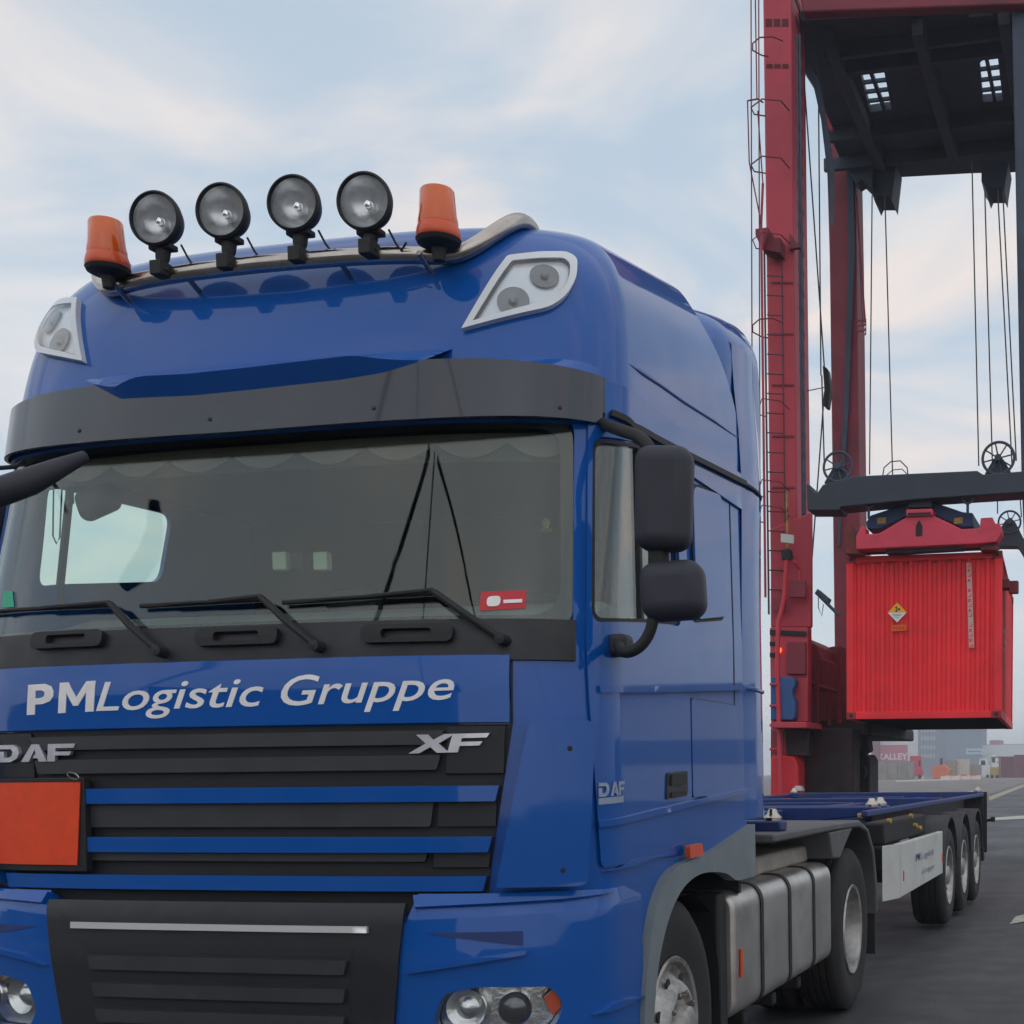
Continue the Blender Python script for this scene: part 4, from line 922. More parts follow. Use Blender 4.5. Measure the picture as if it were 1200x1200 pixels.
        pr = [(3.55, 1.07), (3.62, .86), (3.98, .98), (4.2, 1.10)]; bm = bmesh.new(); prism(bm, [(s*1.255, a, b) for a, b in [(3.80, 1.20), (3.88, 1.04), (4.10, 1.03), (4.32, 1.13), (4.5, 1.20)]], (-s*.6, 0, 0)); finish('mudguard_front', bm, MATS['mudguard_grey'], mg, bevel=.01)
    # steering side step and inner dark cab underside
    bm = bmesh.new(); boxb(bm, (-1.1, .3, .25), (1.1, .6, 1.0)); finish('front_crossmember', bm, CHAS, truck)
    bm = bmesh.new(); boxb(bm, (-.9, .6, .55), (.9, 2.1, 1.16)); finish('engine_bay', bm, CHAS, truck)
    for s in (1, -1): bm = bmesh.new(); boxb(bm, (s*.9, 1.74, .40), (s*1.2, 1.86, 1.02)); finish('step_box', bm, BLACK, truck, bevel=.015)
    # susie coils and back-of-cab pieces
    bm = bmesh.new()
    for j in range(2):
        tube(bm, [(.3+.2*j+.04*math.cos(t), 2.75+t*.012, 1.32+.04*math.sin(t)) for t in [i*.5 for i in range(90)]], .008, 6)
    finish('air_line_coils', bm, CHAS, truck)
    bm = bmesh.new(); lathe(bm, [(0, .10), (.02, .21), (.9, .21), (.92, .10)], (.55, 2.35, 1.45), (0, 0, 1), 20); finish('air_intake_stack', bm, CHAS, truck)
chassis()

# ================================================================== trailer
def trailer():
    T = thing('semi_trailer', 'empty blue container chassis trailer with white side box coupled behind the truck', 'trailer')
    zt = 1.30; y0, y1 = 2.75, 12.9
    bm = bmesh.new()
    for s in (1, -1):
        pts = [(y0, zt), (y1, zt-.06), (y1, zt-.30), (6.2, zt-.46), (5.6, zt-.40), (5.2, zt-.13), (y0, zt-.13)]
        prism(bm, [(s*.42, a, b) for a, b in pts], (s*.10, 0, 0))
    for y in (2.8, 4.0, 5.5, 7.0, 8.6, 10.1, 11.6): boxb(bm, (-.42, y, zt-.14), (.42, y+.12, zt-.03))
    fr = finish('main_frame', bm, BLUE2, T, bevel=.008)
    for y in (2.78, 5.6, 5.95, 8.9, 12.7):
        bm = bmesh.new(); prism(bm, [(-1.22, y, zt-.05), (-1.22, y, zt+.004), (1.22, y, zt+.004), (1.22, y, zt-.05), (.5, y, zt-.13), (-.5, y, zt-.13)], (0, .14, 0)); finish('crossbeam', bm, BLUE2, T, bevel=.01)
    for s in (1, -1): bm = bmesh.new(); boxb(bm, (s*1.19, 5.1, zt-.055), (s*1.235, 12.8, zt-.01)); finish('side_rail', bm, BLUE2, T, bevel=.01)
    for y in (2.85, 5.67, 6.02, 12.77):
        for s in (1, -1):
            bm = bmesh.new(); lathe(bm, [(0, .05), (.03, .05), (.05, .03), (.075, .02), (.078, .001)], (s*1.16, y, zt-.01), (0, 0, 1), 12); finish('twist_lock', bm, STEEL, T)
    bm = bmesh.new(); boxb(bm, (.95, 6.4, .98), (1.12, 8.6, 1.16)); boxb(bm, (.9, 5.3, .85), (1.1, 5.75, 1.2)); boxb(bm, (.6, 8.6, 1.0), (1.0, 12.7, 1.22)); finish('underframe_box', bm, CHAS, T, bevel=.02)
    for x in (1.19,):
        for (a, b) in ((1006, 956), (1066, 956), (1071, 967), (1076, 970), (1040, 962)):
            p = atx(a, b, 1.15); bm = bmesh.new(); lathe(bm, [(0, .019), (.03, .019), (.034, .001)], Vector(p), (1, -.3, 0), 10); finish('valve_knob', bm, YEL, T)
    # white side box
    p = [(6.35, .58), (8.84, .59), (8.84, .99), (6.35, 1.0)]
    bm = bmesh.new(); prism(bm, [(1.20, a+.0, b) for a, b in p], (.05, 0, 0)); sg = finish('side_guard_panel', bm, WPANEL, T, bevel=.008)
    bm = bmesh.new(); prism(bm, [(1.25, 6.34, .58), (1.25, 6.34, 1.0), (1.17, 6.02, 1.0), (1.17, 6.02, .58)], (0, .03, 0)); finish('side_guard_corner', bm, WPANEL, T, bevel=.008)
    PL = Plane((1.252, 6.3, .62), (0, 1, 0))
    DB = mat('panel_lettering', (.05, .07, .16), .6)
    badge('panel_lettering', PL, 'PM', (.85, .19), (1.06, .19), .06, .002, 0.001, DB, sg, shear=.1)
    text_on('panel_lettering', PL, 'Logistic', (1.13, .19), (1.95, .19), .06, .002, 0.001, mat('panel_lettering_grey', (.25, .28, .34), .6), sg, shear=.25)
    text_on('panel_lettering', PL, 'Gruppe', (1.2, .06), (1.95, .06), .05, .002, 0.001, MATS['panel_lettering_grey'], sg, shear=.25)
    for y in (6.5, 8.78):
        bm = bmesh.new(); boxb(bm, (1.251, y, .70), (1.256, y+.03, .78)); finish('side_reflector', bm, AMBERD, sg)
    # landing legs
    for s in (1, -1):
        bm = bmesh.new(); boxb(bm, (s*.75, 6.0, .35), (s*.87, 6.12, 1.15)); boxb(bm, (s*.70, 5.95, .30), (s*.92, 6.17, .35)); finish('landing_leg', bm, CHAS, T, bevel=.008)
    for y in (9.53, 10.79, 12.02): bm = bmesh.new(); tube(bm, [(-1, y, .52), (1, y, .52)], .08, 12); finish('axle', bm, CHAS, T)
    bm = bmesh.new(); boxb(bm, (-.9, 8.3, .62), (.9, 8.8, .9)); finish('air_tank', bm, CHAS, T, bevel=.05)
    FM = mat('trailer_mudguard', (.04, .04, .045), .6, var=.2, vs=6, dirt=(.09, .085, .08), ds=5, da=.4)
    for y in (9.53, 10.79, 12.02):
        for s in (1, -1):
            wheel(s*1.23, y, .52, .49, s, T, w=.33, dish=.05)
            bm = bmesh.new(); q = [(y+.57*math.cos(t), .55+.57*math.sin(t)) for t in [math.pi*(.06+.88*i/12) for i in range(13)]]; qi = [(y+.545*math.cos(t), .55+.545*math.sin(t)) for t in [math.pi*(.06+.88*i/12) for i in range(13)]]
            prism(bm, [(s*1.245, a, b) for a, b in q+qi[::-1]], (-s*.36, 0, 0)); finish('mudguard', bm, FM, T, ang=50)
    bm = bmesh.new(); boxb(bm, (-1.23, 12.8, .45), (1.23, 12.9, .62)); boxb(bm, (-1.22, 12.84, 1.0), (1.22, 12.92, 1.28)); boxb(bm, (1.18, 12.88, .55), (1.26, 12.94, 1.30)); finish('rear_bumper', bm, CHAS, T, bevel=.01)
    bm = bmesh.new(); tube(bm, [(1.2, 12.9, .94), (1.33, 12.9, .96)], .02, 8); boxb(bm, (1.31, 12.86, .93), (1.36, 12.92, .99)); finish('marker_lamp', bm, BLACK, T)
trailer()

# ================================================================== crane
YC = 19.0
def crane():
    K = thing('gantry_crane', 'tall red steel container crane with caged ladder on its near leg', 'crane')
    # near left leg
    bm = bmesh.new(); prism(bm, [Vector(at(a, b, YC)) for a, b in ((893, -70), (926, -70), (936, 760), (936, 1015), (905, 1015), (904, 760))], (-.03, 1.15, 0))
    leg = finish('leg', bm, CRED, K, bevel=.03)
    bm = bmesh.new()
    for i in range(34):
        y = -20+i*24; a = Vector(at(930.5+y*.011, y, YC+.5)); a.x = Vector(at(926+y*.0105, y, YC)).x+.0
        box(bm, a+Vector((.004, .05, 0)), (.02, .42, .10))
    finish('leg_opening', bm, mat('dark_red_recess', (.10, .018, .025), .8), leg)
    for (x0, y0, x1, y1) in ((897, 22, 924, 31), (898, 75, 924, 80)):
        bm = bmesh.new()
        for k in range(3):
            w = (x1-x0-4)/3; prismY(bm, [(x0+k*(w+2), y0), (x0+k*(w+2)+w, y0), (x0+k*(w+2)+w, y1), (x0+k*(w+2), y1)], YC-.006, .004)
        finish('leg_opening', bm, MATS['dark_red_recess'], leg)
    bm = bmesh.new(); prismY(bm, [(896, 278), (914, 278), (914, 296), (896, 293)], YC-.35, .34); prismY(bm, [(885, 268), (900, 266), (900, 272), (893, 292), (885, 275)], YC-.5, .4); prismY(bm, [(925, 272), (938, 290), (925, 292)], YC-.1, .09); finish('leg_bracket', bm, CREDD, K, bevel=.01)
    # lower drive box, lit lamp, blue cabinet, drum
    bm = bmesh.new(); prismY(bm, [(902, 735), (947, 735), (947, 846), (903, 846)], YC-.25, .24); prismY(bm, [(903, 620), (951, 600), (951, 735), (903, 735)], YC-.12, .11); finish('leg_base_housing', bm, CRED, K, bevel=.02)
    bm = bmesh.new(); prismY(bm, [(902, 738), (945, 740), (945, 746), (902, 744)], YC-.27, .02); prismY(bm, [(902, 752), (912, 752), (912, 757), (902, 757)], YC-.27, .02); prismY(bm, [(902, 765), (910, 765), (910, 770), (902, 770)], YC-.27, .02); finish('vent_slots', bm, BLACK, K)
    bm = bmesh.new(); prismY(bm, [(903, 793), (928, 793), (932, 797), (932, 803), (929, 808), (929, 816), (932, 821), (932, 840), (929, 844), (903, 844)], YC-.5, .24); finish('electrical_cabinet', bm, mat('cabinet_blue', (.025, .085, .24), .5, var=.1, vs=4), K, bevel=.02)
    bm = bmesh.new(); prismY(bm, [(903, 846), (944, 846), (946, 853), (903, 853)], YC-.8, 1.2); finish('service_platform', bm, CRED, K, bevel=.01)
    bm = bmesh.new(); prismY(bm, [(903, 853), (1000, 853), (1000, 1008), (903, 1008)], YC+.5, .6); prismY(bm, [(918, 853), (948, 853), (948, 886), (922, 886)], YC-.1, .4); finish('bogie_frame', bm, BOGD, K, bevel=.02)
    bm = bmesh.new(); prismY(bm, rnd([(903, 886), (930, 886), (935, 896), (936, 940), (903, 940)], 4), YC-.4, .5); finish('cable_drum', bm, mat('drum_red', (.55, .025, .035), .5, var=.1, vs=3), K, bevel=.03)
    bm = bmesh.new(); prismY(bm, [(928, 927), (940, 927), (938, 921), (932, 921)], YC-.6, .2); finish('white_block', bm, WPANEL, K, bevel=.01)
    bm = bmesh.new(); lathe(bm, [(0, .05), (.05, .045), (.07, .001)], Vector(at(913, 762, YC-.27)), (0, -1, 0), 12); finish('warning_lamp', bm, LED, K)
    # bogie girder to the rear leg: built as a long sill on the ground, running back
    bm = bmesh.new()
    prismY(bm, [(940, 745), (958, 757), (962, 772), (965, 772), (965, 800), (975, 860), (940, 860)], YC+1.3, 2.0)
    prismY(bm, [(962, 760), (984, 756), (984, 800), (990, 850), (1018, 850), (1018, 860), (950, 860)], YC+2.6, 2.6)
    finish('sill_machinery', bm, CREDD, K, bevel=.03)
    bm = bmesh.new(); prismY(bm, [(945, 846), (992, 842), (1018, 842), (1021, 850), (1021, 862), (945, 862)], YC+1.2, 5.0); prismY(bm, [(945, 862), (1016, 862), (1018, 880), (1010, 884), (945, 888)], YC+1.6, .5)
    finish('sill_beam', bm, BOGD, K, bevel=.03)
    for a, b in ((948, 972), (974, 996), (998, 1019)):
        bm = bmesh.new(); c0 = at(a, 884, YC+1.7); c1 = at(b, 884, YC+1.7); rr = (c1[0]-c0[0])/2
        prism(bm, [Vector((c0[0], YC+1.7, 0)), Vector((c1[0], YC+1.7, 0)), Vector((c1[0], YC+1.7, c1[2]-.1)), Vector((c1[0]-.06, YC+1.7, c1[2])), Vector((c0[0]+.04, YC+1.7, c1[2])), Vector((c0[0], YC+1.7, c1[2]-.1))], (0, .9, 0))
        finish('bogie_box', bm, BOGD, K, bevel=.03)
    BOG_ = mat('bogie_dark', (.030, .020, .026), .7, var=.5, vs=2.5, dirt=(.10, .02, .025), ds=1.6, da=.7)
    SP = mat('pale_fittings', (.45, .5, .55), .4)
    for (px, py, rr) in ((955, 905, 13), (978, 905, 13), (1001, 905, 13)):
        c = Vector(at(px, py, YC+1.45)); r_ = float((at(px+rr, py, YC+1.45)-at(px, py, YC+1.45))[0]); bm = bmesh.new(); lathe(bm, [(0, r_*.3), (.02, r_*.55), (.02, r_*.75), (0, r_*.8), (0, r_), (.25, r_)], c, (0, 1, 0), 24); finish('bogie_wheel', bm, CHAS, K)
    for (x0, y0, x1, y1, rr) in ((948, 862, 965, 884, .05), (972, 860, 968, 884, .04), (990, 858, 998, 886, .05), (1010, 862, 1004, 884, .04), (950, 800, 985, 812, .04), (958, 780, 958, 850, .05), (972, 800, 972, 850, .03), (984, 806, 984, 848, .06)):
        bm = bmesh.new(); tube(bm, [at(x0, y0, YC+1.2), at(x1, y1, YC+1.2)], rr, 8); finish('hydraulic_pipe', bm, CREDD if y1 < 855 else BOGD, K)
    for (px, py) in ((950, 883), (963, 882), (982, 862), (1000, 868), (955, 866)):
        bm = bmesh.new(); lathe(bm, [(0, .035), (.04, .03), (.045, .001)], Vector(at(px, py, YC+1.12)), (0, -1, 0), 10); finish('work_lamp', bm, SP, K)
    for (x0, y0, x1, y1) in ((905, 856, 918, 884), (906, 700, 920, 716), (925, 680, 944, 700), (922, 752, 944, 790)):
        bm = bmesh.new(); prismY(bm, [(x0, y1), (x1, y1), (x1, y0), (x0, y0)], YC-.34, .08); finish('access_panel', bm, CREDD, K, bevel=.01)
    for y_ in range(330, 600, 60):
        bm = bmesh.new(); prismY(bm, [(904+(y_-330)*.004, y_+2), (929+(y_-330)*.01, y_+2), (929+(y_-330)*.01, y_), (904+(y_-330)*.004, y_)], YC-.02, .02); finish('weld_seam', bm, CREDD, leg)
    for px_, c_ in ((940, 0), (943, 1)):
        bm = bmesh.new(); tube(bm, [at(px_-6, 40, YC-.04), at(px_-3, 300, YC-.04), at(px_+2, 720, YC-.04)], .02, 6); finish('cable_run', bm, CDARK, K)
    # second left leg
    YB = 25.5
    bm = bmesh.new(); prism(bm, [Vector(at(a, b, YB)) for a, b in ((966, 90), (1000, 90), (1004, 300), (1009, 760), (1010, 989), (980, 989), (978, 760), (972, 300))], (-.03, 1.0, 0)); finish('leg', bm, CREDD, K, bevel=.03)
    bm = bmesh.new(); prismY(bm, [(990, 90), (998, 90), (1001, 300), (994, 480), (984, 640), (981, 640), (989, 470), (994, 300)], YB-.10, .06); finish('cable_chain', bm, CDARK, K)
    # right leg (near), its shade painted in with the dark steel colour
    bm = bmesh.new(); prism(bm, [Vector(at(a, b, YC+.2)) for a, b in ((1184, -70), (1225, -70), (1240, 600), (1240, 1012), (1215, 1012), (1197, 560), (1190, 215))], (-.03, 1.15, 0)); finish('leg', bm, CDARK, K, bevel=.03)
    # top girder, deck with grated openings
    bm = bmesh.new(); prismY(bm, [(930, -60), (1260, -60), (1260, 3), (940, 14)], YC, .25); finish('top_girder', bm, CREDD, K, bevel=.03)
    zd = float(at(940, 22, YC+.6)[2])
    def D(px): return [tuple(atz(a, b, zd)[:2]) for a, b in px]
    outer = D([(938, 24), (1260, 8), (1260, 195), (1186, 202), (1140, 203), (1048, 208), (1003, 213), (995, 208), (968, 150), (957, 92), (940, 72)])
    holes = [D([(1006, 77), (1034, 74), (1045, 128), (1020, 132)]), D([(1148, 74), (1168, 56), (1175, 118), (1152, 120)]), D([(1135, 17), (1163, 14), (1163, 18), (1135, 21)]), D([(1158, 30), (1166, 28), (1165, 42), (1160, 42)]), D([(1045, 145), (1050, 146), (1053, 160), (1048, 163)])]
    bm = bmesh.new(); flat(bm, outer, holes)
    r = bmesh.ops.extrude_face_region(bm, geom=bm.faces[:]); bmesh.ops.translate(bm, vec=(0, 0, .15), verts=[e for e in r['geom'] if isinstance(e, bmesh.types.BMVert)])
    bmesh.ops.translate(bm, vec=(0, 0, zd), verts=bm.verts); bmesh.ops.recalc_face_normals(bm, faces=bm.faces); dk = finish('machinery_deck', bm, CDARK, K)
    for h in holes[:2]:
        bm = bmesh.new(); xs = [p[0] for p in h]; ys = [p[1] for p in h]; x0, x1, y0, y1 = min(xs), max(xs), min(ys), max(ys)
        for k in range(1, 5): boxb(bm, (x0-.1, y0+(y1-y0)*k/5-.03, zd+.02), (x1+.1, y0+(y1-y0)*k/5+.03, zd+.08))
        xm = (x0+x1)/2; boxb(bm, (xm-.03, y0, zd+.01), (xm+.03, y1, zd+.09))
        finish('grating', bm, CDARK, dk)
    # underside beams and machinery under the deck
    bm = bmesh.new()
    for py in (40, 60, 140, 175): 
        y = atz(1060, py, zd)[1]; boxb(bm, (atz(960, py, zd)[0], y, zd-.25), (atz(1250, py, zd)[0], y+.12, zd-.002))
    for px in (982, 1086, 1185): 
        p = atz(px, 60, zd); boxb(bm, (p[0]-.1, YC+1.0, zd-.3), (p[0]+.1, YC+6.0, zd-.003))
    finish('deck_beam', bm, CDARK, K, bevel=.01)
    for x0, x1, yb in ((1022, 1046, 229), (1154, 1178, 220)):
        bm = bmesh.new(); prismY(bm, [(x0-22 if x0 < 1100 else x0-4, 196), (x1+4, 190), (x1, yb-4), (x1-1, yb+6), (x1-4, yb), (x0+6, yb), (x0+3, yb+7), (x0, yb-2), (x0-4, 212)], YB-.3, .8); finish('sheave_housing', bm, CDARK, K, bevel=.01)
    bm = bmesh.new(); prismY(bm, [(938, 60), (958, 90), (966, 140), (974, 190), (973, 260), (969, 200), (962, 140), (953, 100), (938, 76)], YC+1.2, .3); finish('brace', bm, CDARK, K, bevel=.01); bm = bmesh.new(); prismY(bm, [(995, 200), (1004, 214), (1010, 210), (1022, 222), (1022, 180), (995, 180)], YB-.5, .5); finish('brace', bm, CDARK, K, bevel=.01)
    bm = bmesh.new(); prismY(bm, [(966, 128), (976, 150), (974, 152), (966, 148)], YC+3, .1); finish('bracket', bm, CRED, K)
    # ropes
    ropes = [((1022, 229), (1019, 556), YB-2), ((1037, 229), (1046, 556), YB-2), ((1139, 190), (1147, 546), YB-3), ((1154, 222), (1163, 546), YB-3), ((1169, 222), (1186, 546), YB-3), ((1175, 222), (1191, 540), YB-3),
             ((941, 75), (966, 430), YC+1.0), ((959, 90), (962, 440), YC+1.6), ((966, 460), (949, 690), YC+.6), ((963, 440), (966, 545), YC+1.0), ((1004, 230), (1011, 380), YB-.2), ((963, 130), (957, 60), YC+1.6),
             ((946, 458), (966, 454), YC+1)]
    for i, (a, b, Y) in enumerate(ropes):
        bm = bmesh.new(); tube(bm, [at(*a, Y), at(*b, Y)], .013 if i < 10 else .009, 6); finish('wire_rope', bm, CABLE, K)
    bm = bmesh.new(); prismY(bm, rnd([(964, 428), (970, 432), (973, 455), (970, 478), (965, 476), (966, 455)], 2), YC+1.0, .2); finish('rope_adjuster', bm, BLACK, K)
    bm = bmesh.new()
    for t0, t1 in ((375, 388),): 
        for yy in (376, 382, 388): tube(bm, [at(1003, yy, YB-.1), at(1015, yy-1, YB-.3), at(1014, yy+4, YB-.1)], .02, 6)
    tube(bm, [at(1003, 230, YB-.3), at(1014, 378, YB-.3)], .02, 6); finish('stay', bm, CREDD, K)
    # ladder on the front of the leg, safety cage hoops, balcony
    LR = mat('ladder_steel', (.09, .04, .05), .6); bm = bmesh.new(); YL = YC-.32
    def lx(y): return 897+y*.004
    tube(bm, [at(895.5, 280, YL), at(901, 720, YL)], .018, 6)
    tube(bm, [at(916, 290, YL+.25), at(921, 700, YL+.25)], .012, 6)
    y = 300
    while y < 705:
        tube(bm, [at(lx(y)+.5, y, YL), at(lx(y)+20, y+1, YL+.2)], .011, 6); y += 23
    finish('ladder', bm, LR, K)
    bm = bmesh.new()
    def hoop(y, x0, x1, sag, Y): return [at(x0+(x1-x0)*(1-math.cos(t))/2, y+sag*math.sin(t), Y-.6*math.sin(t)) for t in [math.pi*i/14 for i in range(15)]]
    for y in (45, 375): 
        tube(bm, [at(917, y+3, YC-.05), at(905, y-2, YC-.5), at(890, y-1, YC-.8), at(882, y+6, YC-.9), at(882, y+14, YC-.7), at(893, y+20, YC-.3), at(900, y+21, YC-.1)], .012, 6)
    for y in (118, 185): tube(bm, [at(925, y+12, YC-.05), at(915, y, YC-.5), at(893, y-2, YC-.8), at(880, y+8, YC-.9), at(884, y+16, YC-.5), at(897, y+18, YC-.1)], .012, 6)
    for y in (275, 470, 565, 595): tube(bm, [at(925, y+10, YC-.05), at(915, y, YC-.4), at(893, y-3, YC-.7), at(882 if y < 300 else 890, y+6, YC-.8), at(886 if y < 300 else 890, y+16, YC-.5), at(897, y+18, YC-.1)], .010, 6)
    for a, b in (((880, -40), (882, 700)), ((884.5, -40), (887, 115)), ((889, -40), (891, 700)), ((876, 118), (878, 190)), ((888, 130), (894, 215)), ((878, 190), (892, 262))): tube(bm, [at(*a, YC-.75), at(*b, YC-.75)], .011, 6)
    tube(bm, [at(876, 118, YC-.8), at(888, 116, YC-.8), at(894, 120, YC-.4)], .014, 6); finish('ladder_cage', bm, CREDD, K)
    bm = bmesh.new(); tube(bm, [at(894, 215, YC-.7), at(892, 262, YC-.7), at(897, 700, YC-.4)], .022, 6); finish('ladder_rail', bm, CRED, K)
    bm = bmesh.new(); tube(bm, [at(922, 660, YC-.4), at(924, 654, YC-.4), at(932, 660, YC-.4), at(937, 668, YC-.3), at(938, 700, YC-.3)], .025, 8); tube(bm, [at(922, 655, YC-.45), at(919, 700, YC-.45), at(912, 730, YC-.5), at(911, 780, YC-.5), at(915, 930, YC-.6)], .04, 8)
    for yy in (802, 827, 850, 878): tube(bm, [at(912, yy, YC-.55), at(902, yy, YC-.55)], .02, 6)
    finish('stair_rail', bm, mat('rail_red', (.50, .03, .05), .5), K)
    bm = bmesh.new(); tube(bm, [at(922, 575, YC-.4), at(923, 652, YC-.4)], .022, 6); finish('chain', bm, mat('yellow_black_chain', (.30, .16, .05), .6, var=.9, vs=9), K)
    bm = bmesh.new(); prismY(bm, [(915, 625), (930, 627), (930, 637), (915, 635)], YC-.45, .03); finish('notice_plate', bm, WPANEL, K)
    bm = bmesh.new(); prismY(bm, [(915, 644), (925, 643), (927, 655), (916, 656)], YC-.5, .21); finish('junction_box', bm, BLACK, K, bevel=.01)
    # floodlight arm on the second leg
    bm = bmesh.new(); tube(bm, [at(984, 722, YB-.8), at(956, 694, YB-.8)], .035, 8); prismY(bm, [(956, 693), (958, 690), (971, 701), (969, 706)], YB-.9, .3); tube(bm, [at(959, 700, YB-.8), at(959, 712, YB-.8), at(963, 722, YB-.8), at(965, 708, YB-.8)], .01, 6); finish('floodlight_arm', bm, CDARK, K)
crane()

def wheel_sheave(px, py, r, Y, parent, name='sheave'):
    c = Vector(at(px, py, Y)); R0 = (at(px+r, py, Y)-at(px, py, Y))[0]; bm = bmesh.new()
    tube(bm, [c+Vector((R0*.93*math.cos(t), 0, R0*.93*math.sin(t))) for t in [2*math.pi*i/32 for i in range(32)]], R0*.085, 8, True)
    for k in range(8):
        a = 2*math.pi*k/8+.2; tube(bm, [c, c+Vector((R0*.9*math.cos(a), 0, R0*.9*math.sin(a)))], R0*.045, 6)
    lathe(bm, [(-.08, R0*.2), (.08, R0*.2)], c, (0, 1, 0), 16); return finish(name, bm, CDARK, parent)
def hoist():
    H = thing('hoist_headblock', 'dark steel lifting beam with spoked rope sheaves hanging on the crane ropes', 'lifting beam')
    Y = 18.2
    bm = bmesh.new(); prismY(bm, [(945, 567), (949, 568), (954, 577), (958, 577), (964, 568), (1000, 558), (1145, 551.5), (1152, 556), (1200, 552), (1250, 550), (1250, 573), (1200, 577), (1075, 585), (985, 594), (984, 598), (946, 598)], Y-.5, .6); finish('beam', bm, CNAVY, H, bevel=.015)
    for a, b in (((1146, 556), 1170), ((958, 570), 982)):
        x = b; y = 537 if x > 1100 else 547; r = 20 if x > 1100 else 18
        wheel_sheave(x, y, r, Y-.25, H)
        bm = bmesh.new(); prismY(bm, rnd([(x-17, y+20), (x-6, y+1), (x, y-4), (x+6, y+1), (x+17, y+20)], 3), Y-.15, .3); finish('sheave_bracket', bm, CNAVY, H, bevel=.01)
    wheel_sheave(1183, 612, 14, Y+5.0, H)
    bm = bmesh.new(); prismY(bm, rnd([(1168, 626), (1178, 610), (1184, 606), (1190, 612), (1200, 632), (1240, 690), (1240, 720), (1192, 640), (1168, 640)], 2), Y+5.0, .4); finish('rear_beam', bm, CNAVY, H, bevel=.01)
    for i, (a, b) in enumerate((((1169, 580), (1169, 602)), ((1195, 575), (1197, 606)))):
        bm = bmesh.new(); tube(bm, [at(*a, Y+4.5), at(*b, Y+4.5)], .012, 6); finish('wire_rope', bm, CABLE, H)
    bm = bmesh.new(); prismY(bm, [(1068, 583), (1089, 582), (1092, 594), (1064, 594)], Y-.35, .3); finish('neck', bm, CNAVY, H)
    for x in (1018, 1134):
        bm = bmesh.new(); y0 = 586 if x < 1100 else 581
        tube(bm, [at(x-6, y0, Y-.4), at(x-6, y0+6, Y-.4), at(x, y0+10, Y-.4), at(x+6, y0+6, Y-.4), at(x+6, y0-1, Y-.4)], .02, 8); tube(bm, [at(x, y0+8, Y-.4), at(x, y0+22, Y-.35)], .022, 8); finish('shackle', bm, CDARK, H)
    bm = bmesh.new(); pts = [at(1034, 560, Y-.3), at(1036, 548, Y-.3), at(1044, 541, Y-.3), at(1055, 540, Y-.3), at(1063, 548, Y-.3), at(1064, 556, Y-.3)]; tube(bm, pts, .010, 6); tube(bm, [p+np.array([.02, .05, -.12]) for p in pts], .008, 6); finish('hose_loop', bm, CDARK, H)
    S = thing('container_spreader', 'red and blue container spreader locked on top of the hanging red container', 'spreader')
    bm = bmesh.new(); prismY(bm, [(1016, 620), (1015, 612), (1020, 604), (1062, 590), (1096, 589), (1128, 600), (1140, 601), (1140, 617), (1128, 618), (1092, 603), (1066, 604), (1030, 620)], Y-.1, 1.2); finish('rotator_frame', bm, SPBLU, S, bevel=.015)
    bm = bmesh.new(); prismY(bm, [(1003, 644), (1003, 628), (1010, 615), (1014, 618), (1014, 626), (1030, 625), (1064, 605), (1094, 604), (1127, 620), (1148, 619), (1149, 607), (1163, 606), (1165, 613), (1172, 614), (1174, 624), (1168, 635), (1150, 637)], Y-.45, .35); finish('end_beam', bm, SPRED, S, bevel=.015)
    bm = bmesh.new(); prismY(bm, [(1062, 597), (1093, 596), (1093, 604), (1062, 605)], Y-.5, .35); finish('lifting_lug', bm, SPRED, S, bevel=.01)
    bm = bmesh.new(); prismY(bm, [(1064, 601), (1091, 600), (1091, 603), (1064, 604)], Y-.505, .004); prismY(bm, rnd([(1073, 616), (1077, 609), (1081, 616), (1081, 628), (1073, 629)], 2), Y-.455, .004); finish('dark_slot', bm, BLACK, S)
    for x in (1033, 1123):
        bm = bmesh.new(); prismY(bm, [(x-5, 607), (x+5, 606), (x+5, 613), (x-5, 614)], Y-.105, .004); finish('yellow_plate', bm, YEL, S)
    # long side members over the container and corner flippers
    c0 = at(1000, 640, Y); c1 = at(1158, 636, Y); bm = bmesh.new()
    for c in (c0, c1): prism(bm, [(c[0]+a, Y, c[2]+b) for a, b in ((-.12, -.12), (.12, -.12), (.12, .06), (-.12, .06))], (-.36, 6.0, 0))
    boxb(bm, (c0[0]-.36, Y+5.7, c0[2]-.10), (c1[0]-.36, Y+6.0, c0[2]+.10)); finish('side_beams', bm, SPRED, S, bevel=.01)
    for x, y in ((1000, 640), (1158, 636)):
        bm = bmesh.new(); prismY(bm, [(x-11, y-24), (x-2, y-24), (x+3, y-10), (x+8, y+4), (x+8, y+9), (x-9, y+9)] if x < 1100 else [(x-9, y-4), (x+9, y-6), (x+9, y+8), (x-9, y+9)], Y-.35, .5); finish('corner_guide', bm, mat('guide_dark_red', (.16, .03, .03), .7, var=.4, vs=6), S, bevel=.01)
    bm = bmesh.new(); prismY(bm, [(1038, 643), (1128, 637), (1128, 643), (1038, 648)], Y-.3, .3); prismY(bm, [(990, 645), (1170, 638), (1170, 641), (990, 648)], Y+.1, .3); finish('lower_frame', bm, CDARK, S)
hoist()

